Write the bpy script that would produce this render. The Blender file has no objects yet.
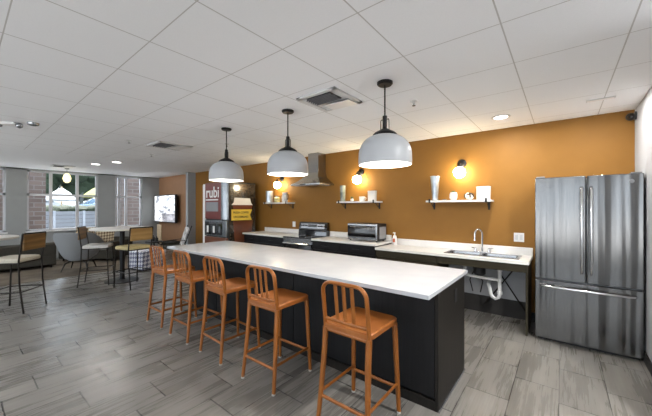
import bpy, bmesh, math, random
from mathutils import Vector, Matrix
random.seed(7)
S = bpy.context.scene
COL = S.collection
PI = math.pi

# ------------------------------------------------------------------ camera
cam_d = bpy.data.cameras.new('camera')
cam = bpy.data.objects.new('camera', cam_d)
COL.objects.link(cam)
cam.location = (0, 0, 1.5)
cam.rotation_euler = (PI / 2, 0, math.radians(38.66))
cam_d.sensor_width = 36
cam_d.sensor_fit = 'HORIZONTAL'
cam_d.lens = 295.4 / 652 * 36
cam_d.shift_y = -0.8 / 652
cam_d.clip_start = 0.05
cam_d.clip_end = 300
S.camera = cam

# ------------------------------------------------------------------ world, exposure
S.view_settings.view_transform = 'Standard'
S.view_settings.look = 'None'
S.view_settings.gamma = 1
S.view_settings.use_curve_mapping = False
S.view_settings.exposure = 1.15
W = bpy.data.worlds.new('world')
S.world = W
W.use_nodes = True
wb = W.node_tree.nodes['Background']
wb.inputs[0].default_value = (0.83, 0.93, 1.04, 1)
wb.inputs[1].default_value = 1.9


def lamp(name, kind, loc, power, color=(1, 1, 1), size=0.3, rot=(0, 0, 0), shape='DISK', size_y=None, parent=None, spread=None):
    d = bpy.data.lights.new(name, kind)
    d.energy = power
    d.color = color
    if kind == 'AREA':
        d.shape = shape
        d.size = size
        if size_y:
            d.size_y = size_y
        if spread:
            d.spread = spread
    else:
        d.shadow_soft_size = size
    o = bpy.data.objects.new(name, d)
    COL.objects.link(o)
    o.location = loc
    o.rotation_euler = rot
    if parent:
        o.parent = parent
    return o


sun = lamp('sun', 'SUN', (-20, 5, 20), 9.5, (1, 0.95, 0.88), 0.02, (math.radians(32), 0, math.radians(-100)))


# ------------------------------------------------------------------ materials
def mat(name, col, rough=0.5, metal=0.0, emit=None, emit_s=0.0, spec=0.5, alpha=None, trans=0.0, coat=0.0, ior=None):
    m = bpy.data.materials.new(name)
    m.use_nodes = True
    b = m.node_tree.nodes['Principled BSDF']
    b.inputs['Base Color'].default_value = (*col, 1)
    b.inputs['Roughness'].default_value = rough
    b.inputs['Metallic'].default_value = metal
    b.inputs['Specular IOR Level'].default_value = spec
    b.inputs['Transmission Weight'].default_value = trans
    b.inputs['Coat Weight'].default_value = coat
    if ior:
        b.inputs['IOR'].default_value = ior
    if emit:
        b.inputs['Emission Color'].default_value = (*emit, 1)
        b.inputs['Emission Strength'].default_value = emit_s
    return m


class N:
    """tiny node-graph helper"""
    def __init__(s, m):
        s.t = m.node_tree
        s.b = s.t.nodes['Principled BSDF']

    def new(s, kind, **kw):
        n = s.t.nodes.new(kind)
        for k, v in kw.items():
            if isinstance(k, str) and hasattr(n, k):
                setattr(n, k, v)
        return n

    def link(s, a, b):
        s.t.links.new(a, b)

    def math(s, op, a, b=None, c=None):
        n = s.t.nodes.new('ShaderNodeMath')
        n.operation = op
        for i, v in enumerate((a, b, c)):
            if v is None:
                continue
            if isinstance(v, (int, float)):
                n.inputs[i].default_value = v
            else:
                s.link(v, n.inputs[i])
        return n.outputs[0]

    def coords(s):
        tc = s.t.nodes.new('ShaderNodeTexCoord')
        sp = s.t.nodes.new('ShaderNodeSeparateXYZ')
        s.link(tc.outputs['Object'], sp.inputs[0])
        return tc.outputs['Object'], sp.outputs

    def comb(s, x, y, z):
        n = s.t.nodes.new('ShaderNodeCombineXYZ')
        for i, v in enumerate((x, y, z)):
            if isinstance(v, (int, float)):
                n.inputs[i].default_value = v
            else:
                s.link(v, n.inputs[i])
        return n.outputs[0]

    def noise(s, vec, scale, detail=3, rough=0.5):
        n = s.t.nodes.new('ShaderNodeTexNoise')
        s.link(vec, n.inputs['Vector'])
        n.inputs['Scale'].default_value = scale
        n.inputs['Detail'].default_value = detail
        n.inputs['Roughness'].default_value = rough
        return n.outputs[0]

    def mapped(s, vec, scale):
        n = s.t.nodes.new('ShaderNodeMapping')
        n.inputs['Scale'].default_value = scale
        s.link(vec, n.inputs['Vector'])
        return n.outputs[0]

    def ramp(s, fac, stops):
        n = s.t.nodes.new('ShaderNodeValToRGB')
        e = n.color_ramp.elements
        while len(e) < len(stops):
            e.new(0.5)
        for i, (p, c) in enumerate(stops):
            e[i].position = p
            e[i].color = (*c, 1)
        s.link(fac, n.inputs[0])
        return n.outputs[0]

    def mix(s, fac, a, b):
        n = s.t.nodes.new('ShaderNodeMix')
        n.data_type = 'RGBA'
        if isinstance(fac, (int, float)):
            n.inputs[0].default_value = fac
        else:
            s.link(fac, n.inputs[0])
        for i, v in ((6, a), (7, b)):
            if isinstance(v, tuple):
                n.inputs[i].default_value = (*v, 1)
            else:
                s.link(v, n.inputs[i])
        return n.outputs[2]

    def bump(s, h, strength=0.2, dist=0.01):
        n = s.t.nodes.new('ShaderNodeBump')
        n.inputs['Strength'].default_value = strength
        n.inputs['Distance'].default_value = dist
        s.link(h, n.inputs['Height'])
        s.link(n.outputs[0], s.b.inputs['Normal'])

    def base(s, c):
        s.link(c, s.b.inputs['Base Color'])

    def rough(s, c):
        s.link(c, s.b.inputs['Roughness'])


def noisy(name, c1, c2, scale, rough=0.5, metal=0.0, stretch=(1, 1, 1), detail=3, bump=0.0, spec=0.5, coat=0.0, bdist=0.01):
    m = mat(name, c1, rough, metal, spec=spec, coat=coat)
    g = N(m)
    v, _ = g.coords()
    f = g.noise(g.mapped(v, stretch), scale, detail)
    g.base(g.ramp(f, [(0.3, c1), (0.7, c2)]))
    if bump:
        g.bump(f, bump, bdist)
    return m


def floor_mat():
    m = mat('floor_tile', (0.3, 0.3, 0.3), 0.3, spec=0.4)
    g = N(m)
    v, (x, y, z) = g.coords()
    rx = g.math('DIVIDE', g.math('ADD', x, 0.02), 0.305)
    row = g.math('FLOOR', rx)
    fx = g.math('SUBTRACT', rx, row)
    ty = g.math('DIVIDE', g.math('SUBTRACT', g.math('ADD', y, g.math('MULTIPLY', row, 0.205)), 0.42), 0.615)
    ry = g.math('FLOOR', ty)
    fy = g.math('SUBTRACT', ty, ry)
    ex = g.math('MULTIPLY', g.math('MINIMUM', fx, g.math('SUBTRACT', 1, fx)), 0.305)
    ey = g.math('MULTIPLY', g.math('MINIMUM', fy, g.math('SUBTRACT', 1, fy)), 0.615)
    d = g.math('MINIMUM', ex, ey)
    grout = g.math('MAXIMUM', g.math('LESS_THAN', ex, 0.0026), g.math('LESS_THAN', ey, 0.0048))
    wn = g.new('ShaderNodeTexWhiteNoise')
    g.link(g.comb(row, ry, 0), wn.inputs['Vector'])
    rnd = wn.outputs['Value']
    vv = g.comb(g.math('ADD', x, g.math('MULTIPLY', rnd, 7.3)), y, g.math('MULTIPLY', rnd, 20))
    st = g.noise(g.mapped(vv, (34, 1.3, 1)), 1.6, 4, 0.6)
    bl = g.noise(g.mapped(vv, (5, 0.9, 1)), 1.4, 3, 0.5)
    f = g.math('ADD', g.math('MULTIPLY', st, 0.42), g.math('MULTIPLY', bl, 0.58))
    c = g.ramp(f, [(0.25, (0.10, 0.094, 0.084)), (0.5, (0.190, 0.179, 0.162)), (0.73, (0.32, 0.303, 0.277))])
    c = g.mix(g.math('MULTIPLY', rnd, 0.42), c, (0.12, 0.113, 0.105))
    c = g.mix(grout, c, (0.028, 0.026, 0.025))
    g.base(c)
    g.rough(g.math('ADD', g.math('MULTIPLY', f, 0.22), 0.17))
    g.bump(g.math('ADD', g.math('MULTIPLY', g.math('MINIMUM', d, 0.004), 60), g.math('MULTIPLY', st, 0.05)), 0.2, 0.004)
    return m


def ceiling_mat():
    m = mat('ceiling_tile', (0.8, 0.8, 0.8), 0.9, spec=0.1)
    g = N(m)
    v, (x, y, z) = g.coords()

    def line(c, off, w):
        t = g.math('DIVIDE', g.math('SUBTRACT', c, off), 0.612)
        f = g.math('SUBTRACT', t, g.math('FLOOR', t))
        e = g.math('MULTIPLY', g.math('MINIMUM', f, g.math('SUBTRACT', 1, f)), 0.612)
        return g.math('LESS_THAN', e, w)
    l = g.math('MAXIMUM', line(x, -0.285, 0.0042), line(y, 1.405, 0.0034))
    inside = g.math('GREATER_THAN', x, -7.95)
    l = g.math('MULTIPLY', l, inside)
    f = g.noise(v, 90, 4, 0.7)
    c = g.ramp(f, [(0.3, (0.865, 0.885, 0.92)), (0.6, (0.89, 0.91, 0.94))])
    g.base(g.mix(l, c, (0.56, 0.56, 0.565)))
    return m


def paint(name, c, amt=0.04, rough=0.7):
    d = tuple(max(0, v * (1 - amt)) for v in c)
    return noisy(name, c, d, 6, rough, spec=0.25)


def wood(name, c1, c2, stretch=(2, 2, 30), rough=0.45, scale=1.2):
    return noisy(name, c1, c2, scale, rough, stretch=stretch, detail=5, bump=0.03)


def steel_mat(name, base=(0.62, 0.625, 0.63), rough=0.26, wave=0.0, axis='z'):
    m = mat(name, base, rough, 1.0)
    g = N(m)
    v, _ = g.coords()
    if axis == 'z':
        s1, s2 = (260, 260, 1.5), (5.5, 5.5, 0.18)
    else:
        s1, s2 = (2, 2, 240), (0.3, 0.3, 5)
    f1 = g.noise(g.mapped(v, s1), 1, 2)
    f2 = g.noise(g.mapped(v, s2), 1, 2)
    g.base(g.ramp(f1, [(0.3, tuple(b * 0.88 for b in base)), (0.7, base)]))
    g.rough(g.math('ADD', g.math('MULTIPLY', f1, 0.08), rough - 0.04))
    g.bump(g.math('ADD', g.math('MULTIPLY', f2, 1.0), g.math('MULTIPLY', f1, 0.01)), wave, 0.05)
    g.b.inputs['Anisotropic'].default_value = 0.6
    return m


M = {}
M['floor'] = floor_mat()
M['ceiling'] = ceiling_mat()
M['orange'] = paint('orange_paint', (0.265, 0.125, 0.024), 0.06, 0.6)
M['lit_orange_wall'] = paint('lit_orange_paint', (0.40, 0.22, 0.12), 0.08, 0.6)  # orange wall paled to tan, window light put into the colour
M['white_wall'] = paint('white_paint', (0.38, 0.39, 0.41), 0.03)
M['grey_wall'] = paint('grey_paint', (0.33, 0.34, 0.335), 0.04)
M['pier'] = paint('pier_paint', (0.36, 0.39, 0.41), 0.04)
M['base'] = paint('dark_base', (0.035, 0.033, 0.032), 0.2, 0.5)
M['frame'] = mat('window_aluminium', (0.62, 0.63, 0.66), 0.4, 0.3)
M['glass'] = mat('clear_glass', (0.95, 0.98, 1), 0.0, trans=1.0, ior=1.02, spec=0.5)
M['quartz'] = noisy('white_quartz', (0.52, 0.54, 0.57), (0.48, 0.50, 0.53), 5, 0.16, stretch=(1, 1, 1), detail=6)
M['laminate'] = noisy('white_laminate', (0.80, 0.785, 0.76), (0.75, 0.735, 0.71), 8, 0.3)
M['charcoal'] = noisy('charcoal_wood', (0.005, 0.005, 0.006), (0.010, 0.010, 0.0105), 1.5, 0.45, stretch=(30, 30, 1.2), detail=4, spec=0.25)
M['charcoal_end'] = noisy('charcoal_wood_end', (0.010, 0.0085, 0.007), (0.018, 0.0155, 0.013), 1.5, 0.5, stretch=(40, 40, 1.2), detail=4, spec=0.2)
M['olive'] = noisy('dark_olive_wood', (0.026, 0.021, 0.012), (0.042, 0.035, 0.021), 1.5, 0.55, stretch=(1.2, 30, 30), detail=4, spec=0.2)
M['copper'] = noisy('copper_powder_coat', (0.25, 0.078, 0.010), (0.32, 0.105, 0.016), 14, 0.38, metal=0.25, coat=0.12)
M['copper_lit'] = noisy('copper_lit_coat', (0.30, 0.092, 0.017), (0.36, 0.12, 0.025), 10, 0.38, metal=0.25, coat=0.12)  # same copper coat, lightened for the light falling on the seats
M['foot'] = mat('clear_foot', (0.5, 0.48, 0.45), 0.4)
M['steel'] = steel_mat('brushed_steel', (0.195, 0.195, 0.194), 0.22, 0.9)
M['steel2'] = steel_mat('appliance_steel', (0.40, 0.405, 0.41), 0.25, 0.05, 'x')
M['chrome'] = mat('chrome', (0.8, 0.8, 0.82), 0.08, 1.0)
M['handle_steel'] = mat('handle_steel', (0.75, 0.75, 0.76), 0.2, 1.0)
M['black'] = mat('black_metal', (0.012, 0.012, 0.013), 0.4, 0.4)
M['black_gloss'] = mat('black_glass', (0.008, 0.008, 0.01), 0.06, coat=1.0)
M['plastic_black'] = mat('black_plastic', (0.015, 0.015, 0.016), 0.5)
M['white_plastic'] = mat('white_plastic', (0.78, 0.78, 0.78), 0.35)
M['white_ceramic'] = mat('white_ceramic', (0.78, 0.77, 0.74), 0.25, coat=0.4)
M['dome'] = paint('pendant_enamel', (0.42, 0.44, 0.465), 0.02, 0.35)
M['dome_in'] = mat('pendant_inside', (0.9, 0.89, 0.86), 0.5)
M['bulb'] = mat('lit_bulb', (1, 0.95, 0.85), 0.3, emit=(1, 0.93, 0.8), emit_s=9)
M['globe'] = mat('lit_globe', (1, 0.95, 0.85), 0.3, emit=(1, 0.84, 0.55), emit_s=26)
M['downlight'] = mat('lit_downlight', (1, 1, 1), 0.3, emit=(1, 0.97, 0.92), emit_s=4)
M['vent'] = mat('vent_white', (0.62, 0.63, 0.64), 0.5)
M['vent_grey'] = mat('louvre_grey', (0.11, 0.11, 0.115), 0.5)
M['vent_dark'] = mat('vent_dark', (0.05, 0.05, 0.055), 0.6)
M['galv'] = noisy('galvanised_metal', (0.34, 0.38, 0.44), (0.55, 0.60, 0.66), 12, 0.32, 0.8)
M['smoke'] = noisy('smoked_ceramic', (0.10, 0.12, 0.10), (0.30, 0.33, 0.30), 9, 0.2)
M['leaf'] = noisy('succulent_leaf', (0.03, 0.07, 0.03), (0.07, 0.13, 0.05), 20, 0.5)
M['soil'] = mat('soil', (0.03, 0.02, 0.015), 0.9)
M['jar_green'] = noisy('yellow_green_glass', (0.42, 0.40, 0.18), (0.55, 0.50, 0.25), 14, 0.2)
M['red'] = noisy('kiosk_red', (0.15, 0.018, 0.014), (0.20, 0.028, 0.02), 5, 0.3, coat=0.5)
M['red_dark'] = noisy('kiosk_red_brown', (0.10, 0.028, 0.014), (0.19, 0.065, 0.03), 2, 0.3, coat=0.4)
M['kiosk_side'] = noisy('kiosk_bean_print', (0.018, 0.015, 0.013), (0.055, 0.042, 0.03), 22, 0.25, coat=0.6)
M['cup'] = noisy('cup_sleeve_red', (0.13, 0.032, 0.014), (0.18, 0.048, 0.02), 5, 0.35)
M['yellow'] = mat('yellow_label', (0.72, 0.52, 0.07), 0.45)
M['ink'] = mat('dark_print', (0.06, 0.045, 0.01), 0.5)
M['silver'] = mat('silver_plastic', (0.30, 0.32, 0.34), 0.25, 0.8)
M['print_white'] = mat('white_print', (0.85, 0.84, 0.82), 0.5)
M['display_grey'] = mat('display_grey', (0.30, 0.31, 0.33), 0.2, coat=0.5)
M['oak'] = wood('honey_oak', (0.30, 0.175, 0.055), (0.42, 0.26, 0.095), (1.5, 1.5, 26))
M['oak_dark'] = wood('brown_oak', (0.14, 0.075, 0.024), (0.27, 0.15, 0.050), (1.5, 1.5, 26))
M['pale_wood'] = wood('pale_wood', (0.50, 0.37, 0.22), (0.62, 0.48, 0.31), (2, 2, 18))
M['bronze'] = mat('dark_bronze_metal', (0.022, 0.018, 0.015), 0.38, 0.6)
M['cushion'] = noisy('beige_cushion', (0.46, 0.42, 0.34), (0.56, 0.52, 0.43), 40, 0.85, bump=0.1)
M['cushion_y'] = noisy('straw_cushion', (0.52, 0.42, 0.20), (0.62, 0.52, 0.28), 40, 0.85, bump=0.1)
M['cushion_w'] = noisy('pale_cushion', (0.60, 0.58, 0.55), (0.70, 0.68, 0.65), 40, 0.85, bump=0.1)
M['sofa'] = noisy('taupe_upholstery', (0.040, 0.037, 0.030), (0.056, 0.052, 0.043), 60, 0.9, bump=0.1, spec=0.15)
M['sofa_arm'] = noisy('light_taupe_upholstery', (0.15, 0.145, 0.125), (0.19, 0.18, 0.155), 60, 0.9, bump=0.1)
M['lounge'] = noisy('grey_felt', (0.23, 0.24, 0.248), (0.27, 0.28, 0.288), 70, 0.9, bump=0.08)
M['pillow_green'] = noisy('moss_pillow', (0.11, 0.115, 0.05), (0.17, 0.18, 0.08), 30, 0.9)
M['table_white'] = noisy('white_table_top', (0.66, 0.64, 0.60), (0.72, 0.70, 0.66), 5, 0.28)
M['rug'] = noisy('taupe_rug', (0.075, 0.058, 0.04), (0.15, 0.12, 0.085), 3.5, 0.95, detail=6)
M['brick'] = None
M['asphalt'] = noisy('pale_asphalt', (0.13, 0.135, 0.145), (0.17, 0.175, 0.185), 3, 0.85)
M['stucco'] = noisy('grey_stucco', (0.30, 0.34, 0.40), (0.36, 0.40, 0.46), 12, 0.85)
M['ground'] = noisy('pale_paving', (0.62, 0.61, 0.60), (0.70, 0.69, 0.68), 3, 0.8)
M['hedge'] = noisy('hedge_leaf', (0.006, 0.013, 0.005), (0.018, 0.036, 0.012), 18, 0.8, bump=0.6, bdist=0.05)
M['car_white'] = mat('white_car_paint', (0.38, 0.41, 0.46), 0.2, coat=1.0)
M['car_blue'] = mat('blue_grey_car_paint', (0.10, 0.17, 0.28), 0.2, coat=1.0)
M['car_glass'] = mat('car_glass', (0.05, 0.07, 0.09), 0.05, coat=1.0)
M['rubber'] = mat('tyre', (0.02, 0.02, 0.02), 0.7)
M['canopy_lime'] = noisy('lime_canvas', (0.15, 0.18, 0.035), (0.20, 0.23, 0.05), 6, 0.8)
M['canopy_white'] = noisy('white_canvas', (0.35, 0.37, 0.40), (0.40, 0.42, 0.45), 6, 0.8)
M['fence'] = noisy('grey_fence', (0.17, 0.19, 0.225), (0.21, 0.235, 0.27), 4, 0.7, stretch=(1, 1, 8))
M['dark_roof'] = mat('dark_eave', (0.06, 0.07, 0.065), 0.7)
M['basket'] = mat('lantern_shade', (0.75, 0.68, 0.35), 0.5, emit=(1, 0.85, 0.4), emit_s=0.9)


def brick_mat():
    m = mat('brick', (0.3, 0.2, 0.15), 0.9)
    g = N(m)
    v, (x, y, z) = g.coords()
    n = g.new('ShaderNodeTexBrick')
    g.link(g.comb(g.math('ADD', y, x), z, 0), n.inputs['Vector'])
    n.inputs['Scale'].default_value = 1.0
    n.inputs['Brick Width'].default_value = 0.42
    n.inputs['Row Height'].default_value = 0.15
    n.inputs['Mortar Size'].default_value = 0.014
    n.inputs['Color1'].default_value = (0.062, 0.042, 0.036, 1)
    n.inputs['Color2'].default_value = (0.095, 0.068, 0.058, 1)
    n.inputs['Mortar'].default_value = (0.115, 0.105, 0.10, 1)
    g.base(n.outputs[0])
    return m


M['brick'] = brick_mat()


def pattern_mat(name, dark, light, scale=26, angle=0.8):
    m = mat(name, light, 0.85)
    g = N(m)
    v, (x, y, z) = g.coords()
    a = g.math('SINE', g.math('MULTIPLY', g.math('ADD', g.math('ADD', x, y), z), scale))
    b = g.math('SINE', g.math('MULTIPLY', g.math('SUBTRACT', g.math('ADD', x, y), z), scale * angle))
    f = g.math('GREATER_THAN', g.math('MULTIPLY', a, b), 0.02)
    g.base(g.mix(f, dark, light))
    return m


M['pattern_brown'] = pattern_mat('brown_geometric_fabric', (0.10, 0.06, 0.03), (0.36, 0.29, 0.19), 45)
M['pattern_blue'] = pattern_mat('blue_white_fabric', (0.16, 0.17, 0.25), (0.66, 0.67, 0.72), 30, 1.2)
M['pattern_rug'] = pattern_mat('speckled_hide', (0.32, 0.31, 0.30), (0.60, 0.59, 0.58), 9, 1.7)


def screen_mat():
    """a television picture with bright reflections painted in, and a darker lower band"""
    m = mat('tv_screen', (0.02, 0.02, 0.02), 0.1)
    g = N(m)
    v, (x, y, z) = g.coords()
    f = g.noise(g.mapped(v, (1.6, 1, 5)), 1.3, 4, 0.6)
    c = g.ramp(f, [(0.40, (0.20, 0.22, 0.26)), (0.50, (0.75, 0.77, 0.80)), (0.62, (1, 1, 1))])
    low = g.math('LESS_THAN', z, 1.28)
    right = g.math('GREATER_THAN', x, -11.0)
    c2 = g.ramp(f, [(0.4, (0.12, 0.12, 0.14)), (0.7, (0.50, 0.50, 0.54))])
    c = g.mix(g.math('MULTIPLY', low, right), c, c2)
    g.link(c, g.b.inputs['Emission Color'])
    g.b.inputs['Emission Strength'].default_value = 0.85
    return m


M['screen'] = screen_mat()


# ------------------------------------------------------------------ mesh helpers
class MB:
    def __init__(s):
        s.bm = bmesh.new()

    def box(s, a, b, rot=None, about=None):
        """axis box from corner a to corner b; optional rotation Matrix about a point"""
        vs = []
        for x in (a[0], b[0]):
            for y in (a[1], b[1]):
                for z in (a[2], b[2]):
                    v = Vector((x, y, z))
                    if rot:
                        c = Vector(about) if about else (Vector(a) + Vector(b)) / 2
                        v = rot @ (v - c) + c
                    vs.append(s.bm.verts.new(v))
        for f in ((0, 1, 3, 2), (4, 6, 7, 5), (0, 4, 5, 1), (2, 3, 7, 6), (0, 2, 6, 4), (1, 5, 7, 3)):
            s.bm.faces.new([vs[i] for i in f])
        return s

    def lathe(s, prof, c=(0, 0, 0), seg=32, axis='z', caps=True):
        """prof: (radius, height) pairs"""
        rings = []
        for r, h in prof:
            ring = []
            for i in range(seg):
                a = 2 * PI * i / seg
                p = (r * math.cos(a), r * math.sin(a), h)
                if axis == 'y':
                    p = (p[0], p[2], p[1])
                elif axis == 'x':
                    p = (p[2], p[0], p[1])
                ring.append(s.bm.verts.new(Vector(c) + Vector(p)))
            rings.append(ring)
        for a, b in zip(rings, rings[1:]):
            for i in range(seg):
                j = (i + 1) % seg
                s.bm.faces.new((a[i], a[j], b[j], b[i]))
        if caps:
            for r in (rings[0], rings[-1]):
                s.bm.faces.new(r)
        return s

    def cyl(s, c, r, h, seg=24, axis='z'):
        return s.lathe([(r, 0), (r, h)], c, seg, axis)

    def ball(s, c, r, sz=1.0, seg=24):
        n = 12
        pr = [(max(1e-4, r * math.sin(PI * i / n)), -r * sz * math.cos(PI * i / n)) for i in range(n + 1)]
        return s.lathe(pr, c, seg)

    def tube(s, pts, r, seg=10, flat=1.0, closed=False, side=None):
        """sweep an ellipse (r, r*flat) along pts; r may be a list; side = reference axis of the wide radius"""
        pts = [Vector(p) for p in pts]
        n = len(pts)
        rs = r if isinstance(r, (list, tuple)) else [r] * n
        rings = []
        ref = Vector(side) if side else None
        for i, p in enumerate(pts):
            if closed:
                t = pts[(i + 1) % n] - pts[i - 1]
            else:
                t = pts[min(i + 1, n - 1)] - pts[max(i - 1, 0)]
            t.normalize()
            if ref is None:
                ref = Vector((0, 0, 1)) if abs(t.z) < 0.9 else Vector((1, 0, 0))
            u = ref - t * ref.dot(t)
            if u.length < 1e-3:
                u = t.orthogonal()
            u.normalize()
            if side is None:
                ref = u
            w = t.cross(u)
            rings.append([s.bm.verts.new(p + u * rs[i] * math.cos(2 * PI * k / seg) + w * rs[i] * flat * math.sin(2 * PI * k / seg)) for k in range(seg)])
        pairs = list(zip(rings, rings[1:])) + ([(rings[-1], rings[0])] if closed else [])
        for a, b in pairs:
            for i in range(seg):
                j = (i + 1) % seg
                s.bm.faces.new((a[i], a[j], b[j], b[i]))
        if not closed:
            s.bm.faces.new(rings[0])
            s.bm.faces.new(rings[-1])
        return s

    def prism(s, poly, axis, a, b):
        """extrude a 2D polygon along axis from a to b. axis x: poly=(y,z); y: (x,z); z: (x,y)"""
        def P(p, h):
            return {'x': (h, p[0], p[1]), 'y': (p[0], h, p[1]), 'z': (p[0], p[1], h)}[axis]
        A = [s.bm.verts.new(P(p, a)) for p in poly]
        B = [s.bm.verts.new(P(p, b)) for p in poly]
        n = len(poly)
        for i in range(n):
            j = (i + 1) % n
            s.bm.faces.new((A[i], A[j], B[j], B[i]))
        s.bm.faces.new(A)
        s.bm.faces.new(B)
        return s

    def loft(s, loops):
        """loops: lists of equal numbers of points; capped"""
        R = [[s.bm.verts.new(p) for p in l] for l in loops]
        n = len(R[0])
        for a, b in zip(R, R[1:]):
            for i in range(n):
                j = (i + 1) % n
                s.bm.faces.new((a[i], a[j], b[j], b[i]))
        s.bm.faces.new(R[0])
        s.bm.faces.new(R[-1])
        return s

    def build(s, name, m, parent=None, bevel=0.0, seg=2, sub=0, angle=35, loc=None):
        bmesh.ops.recalc_face_normals(s.bm, faces=s.bm.faces)
        me = bpy.data.meshes.new(name)
        s.bm.to_mesh(me)
        s.bm.free()
        me.materials.append(m)
        for p in me.polygons:
            p.use_smooth = True
        me.set_sharp_from_angle(angle=math.radians(angle))
        o = bpy.data.objects.new(name, me)
        COL.objects.link(o)
        if parent:
            o.parent = parent
        if loc:
            o.location = loc
        if bevel:
            b = o.modifiers.new('bevel', 'BEVEL')
            b.width = bevel
            b.segments = seg
            b.limit_method = 'ANGLE'
            b.angle_limit = math.radians(40)
            b.harden_normals = False
        if sub:
            q = o.modifiers.new('sub', 'SUBSURF')
            q.levels = sub
            q.render_levels = sub
        return o


def tag(o, label, cat, group=None):
    o['label'] = label
    o['category'] = cat
    if group:
        o['group'] = group
    return o


def thing(name, label, cat, loc=(0, 0, 0), rz=0.0, group=None):
    o = bpy.data.objects.new(name, None)
    COL.objects.link(o)
    o.empty_display_size = 0.1
    o.location = loc
    o.rotation_euler = (0, 0, rz)
    return tag(o, label, cat, group)


def struct(o):
    o['kind'] = 'structure'
    return o


def copy_tree(o, parent=None):
    c = o.copy()
    COL.objects.link(c)
    if parent:
        c.parent = parent
    for ch in [x for x in list(COL.objects) if x.parent == o]:
        copy_tree(ch, c)
    return c


def dup(root, loc, rz, label, group=None):
    r = copy_tree(root)
    r.location = loc
    r.rotation_euler = (0, 0, rz)
    r['label'] = label
    if group:
        r['group'] = group
    return r


def B(a, b):
    return MB().box(a, b)


def arc(cx, cy, r, a0, a1, n=6):
    return [(cx + r * math.cos(math.radians(a0 + (a1 - a0) * i / n)), cy + r * math.sin(math.radians(a0 + (a1 - a0) * i / n))) for i in range(n + 1)]


def rrect(x0, y0, x1, y1, r, n=5):
    return arc(x1 - r, y1 - r, r, 0, 90, n) + arc(x0 + r, y1 - r, r, 90, 180, n) + arc(x0 + r, y0 + r, r, 180, 270, n) + arc(x1 - r, y0 + r, r, 270, 360, n)


def text_mesh(txt, size, m, name, parent, mtx, depth=0.004, bold=True):
    cu = bpy.data.curves.new(name, 'FONT')
    cu.body = txt
    cu.size = size
    cu.align_x = 'CENTER'
    cu.align_y = 'CENTER'
    cu.extrude = depth / 2
    if bold:
        cu.offset = size * 0.012
    t = bpy.data.objects.new(name + '_src', cu)
    COL.objects.link(t)
    dg = bpy.context.evaluated_depsgraph_get()
    dg.update()
    me = bpy.data.meshes.new_from_object(t.evaluated_get(dg))
    bpy.data.objects.remove(t)
    me.transform(mtx)
    me.name = name
    me.materials.clear()
    me.materials.append(m)
    o = bpy.data.objects.new(name, me)
    COL.objects.link(o)
    o.parent = parent
    return o


# ================================================================== STRUCTURE
CZ = 2.59          # ceiling
WY = 4.72          # kitchen wall
WX = 0.630         # white wall beside the fridge
LX = -11.75        # wall with the windows
FY = -3.6          # wall behind the camera
struct(B((LX - 0.2, FY - 0.2, -0.1), (3.4, WY + 0.2, 0)).build('floor', M['floor']))
struct(B((LX - 0.2, FY - 0.2, CZ), (3.4, WY + 0.2, CZ + 0.1)).build('ceiling', M['ceiling']))
struct(B((-9.05, WY, 0), (WX + 0.12, WY + 0.15, CZ)).build('wall_back', M['orange']))
struct(B((LX - 0.2, WY, 0), (-9.05, WY + 0.15, CZ)).build('wall_lounge', M['lit_orange_wall']))
struct(B((WX, 2.6, 0), (WX + 0.12, WY, CZ)).build('wall_right', M['white_wall'], bevel=0.004))
struct(B((WX - 0.012, 3.3, 0), (WX, 4.2, 0.1)).build('baseboard_right', M['base']))
struct(B((-5.8, WY - 0.012, 0), (WX, WY, 0.12)).build('baseboard_back', M['base']))
struct(B((-9.17, 4.46, 0), (-9.05, WY, CZ)).build('wall_pier', M['pier'], bevel=0.005))
struct(B((3.2, FY, 0), (3.35, 2.6, CZ)).build('wall_far_right', M['white_wall']))
struct(B((WX + 0.12, 2.6, 0), (3.35, 2.75, CZ)).build('wall_corner', M['white_wall']))

# wall with windows on the lounge side: piers, sill wall, header
SILL = 0.82
wins = [(-2.6, 0.83), (1.23, 2.86), (3.325, 4.15)]    # window openings along y (2nd and 3rd in view)
piers = [(FY, -2.6), (0.83, 1.23), (2.86, 3.325), (4.15, WY)]
mb = MB()
for a, b in piers:
    mb.box((LX - 0.18, a, SILL), (LX, b, CZ))
mb.box((LX - 0.18, FY, 0), (LX, WY, SILL))
mb.box((LX - 0.18, FY, 2.555), (LX, WY, CZ))
struct(mb.build('wall_left', M['grey_wall']))
for k, (a, b) in enumerate(wins):
    w = bpy.data.objects.new('window_%d' % (k + 1), None)
    COL.objects.link(w)
    w['kind'] = 'structure'
    w.location = (LX - 0.09, (a + b) / 2, SILL)
    h = 2.555 - SILL
    hw = (b - a) / 2
    mb = MB()
    mb.box((-0.03, -hw, 0), (0.03, -hw + 0.05, h)).box((-0.03, hw - 0.05, 0), (0.03, hw, h))
    mb.box((-0.03, -hw, 0), (0.03, hw, 0.05)).box((-0.03, -hw, h - 0.05), (0.03, hw, h))
    mb.build('window_frame', M['frame'], w)
    cols = {0: (-0.8, 0.5), 1: (-0.305, 0.305), 2: (-0.28, -0.07)}[k]
    for c in cols:
        B((-0.035, c - 0.035, 0), (0.035, c + 0.035, h)).build('mullion', M['frame'], w)
    B((-0.03, -hw, 1.04 - 0.03), (0.03, hw, 1.04 + 0.03)).build('transom', M['frame'], w)
    B((-0.004, -hw, 0), (0.004, hw, h)).build('pane', M['glass'], w)
    B((-0.05, -hw - 0.03, -0.03), (0.17, hw + 0.03, 0)).build('window_sill', M['white_plastic'], w)

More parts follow.
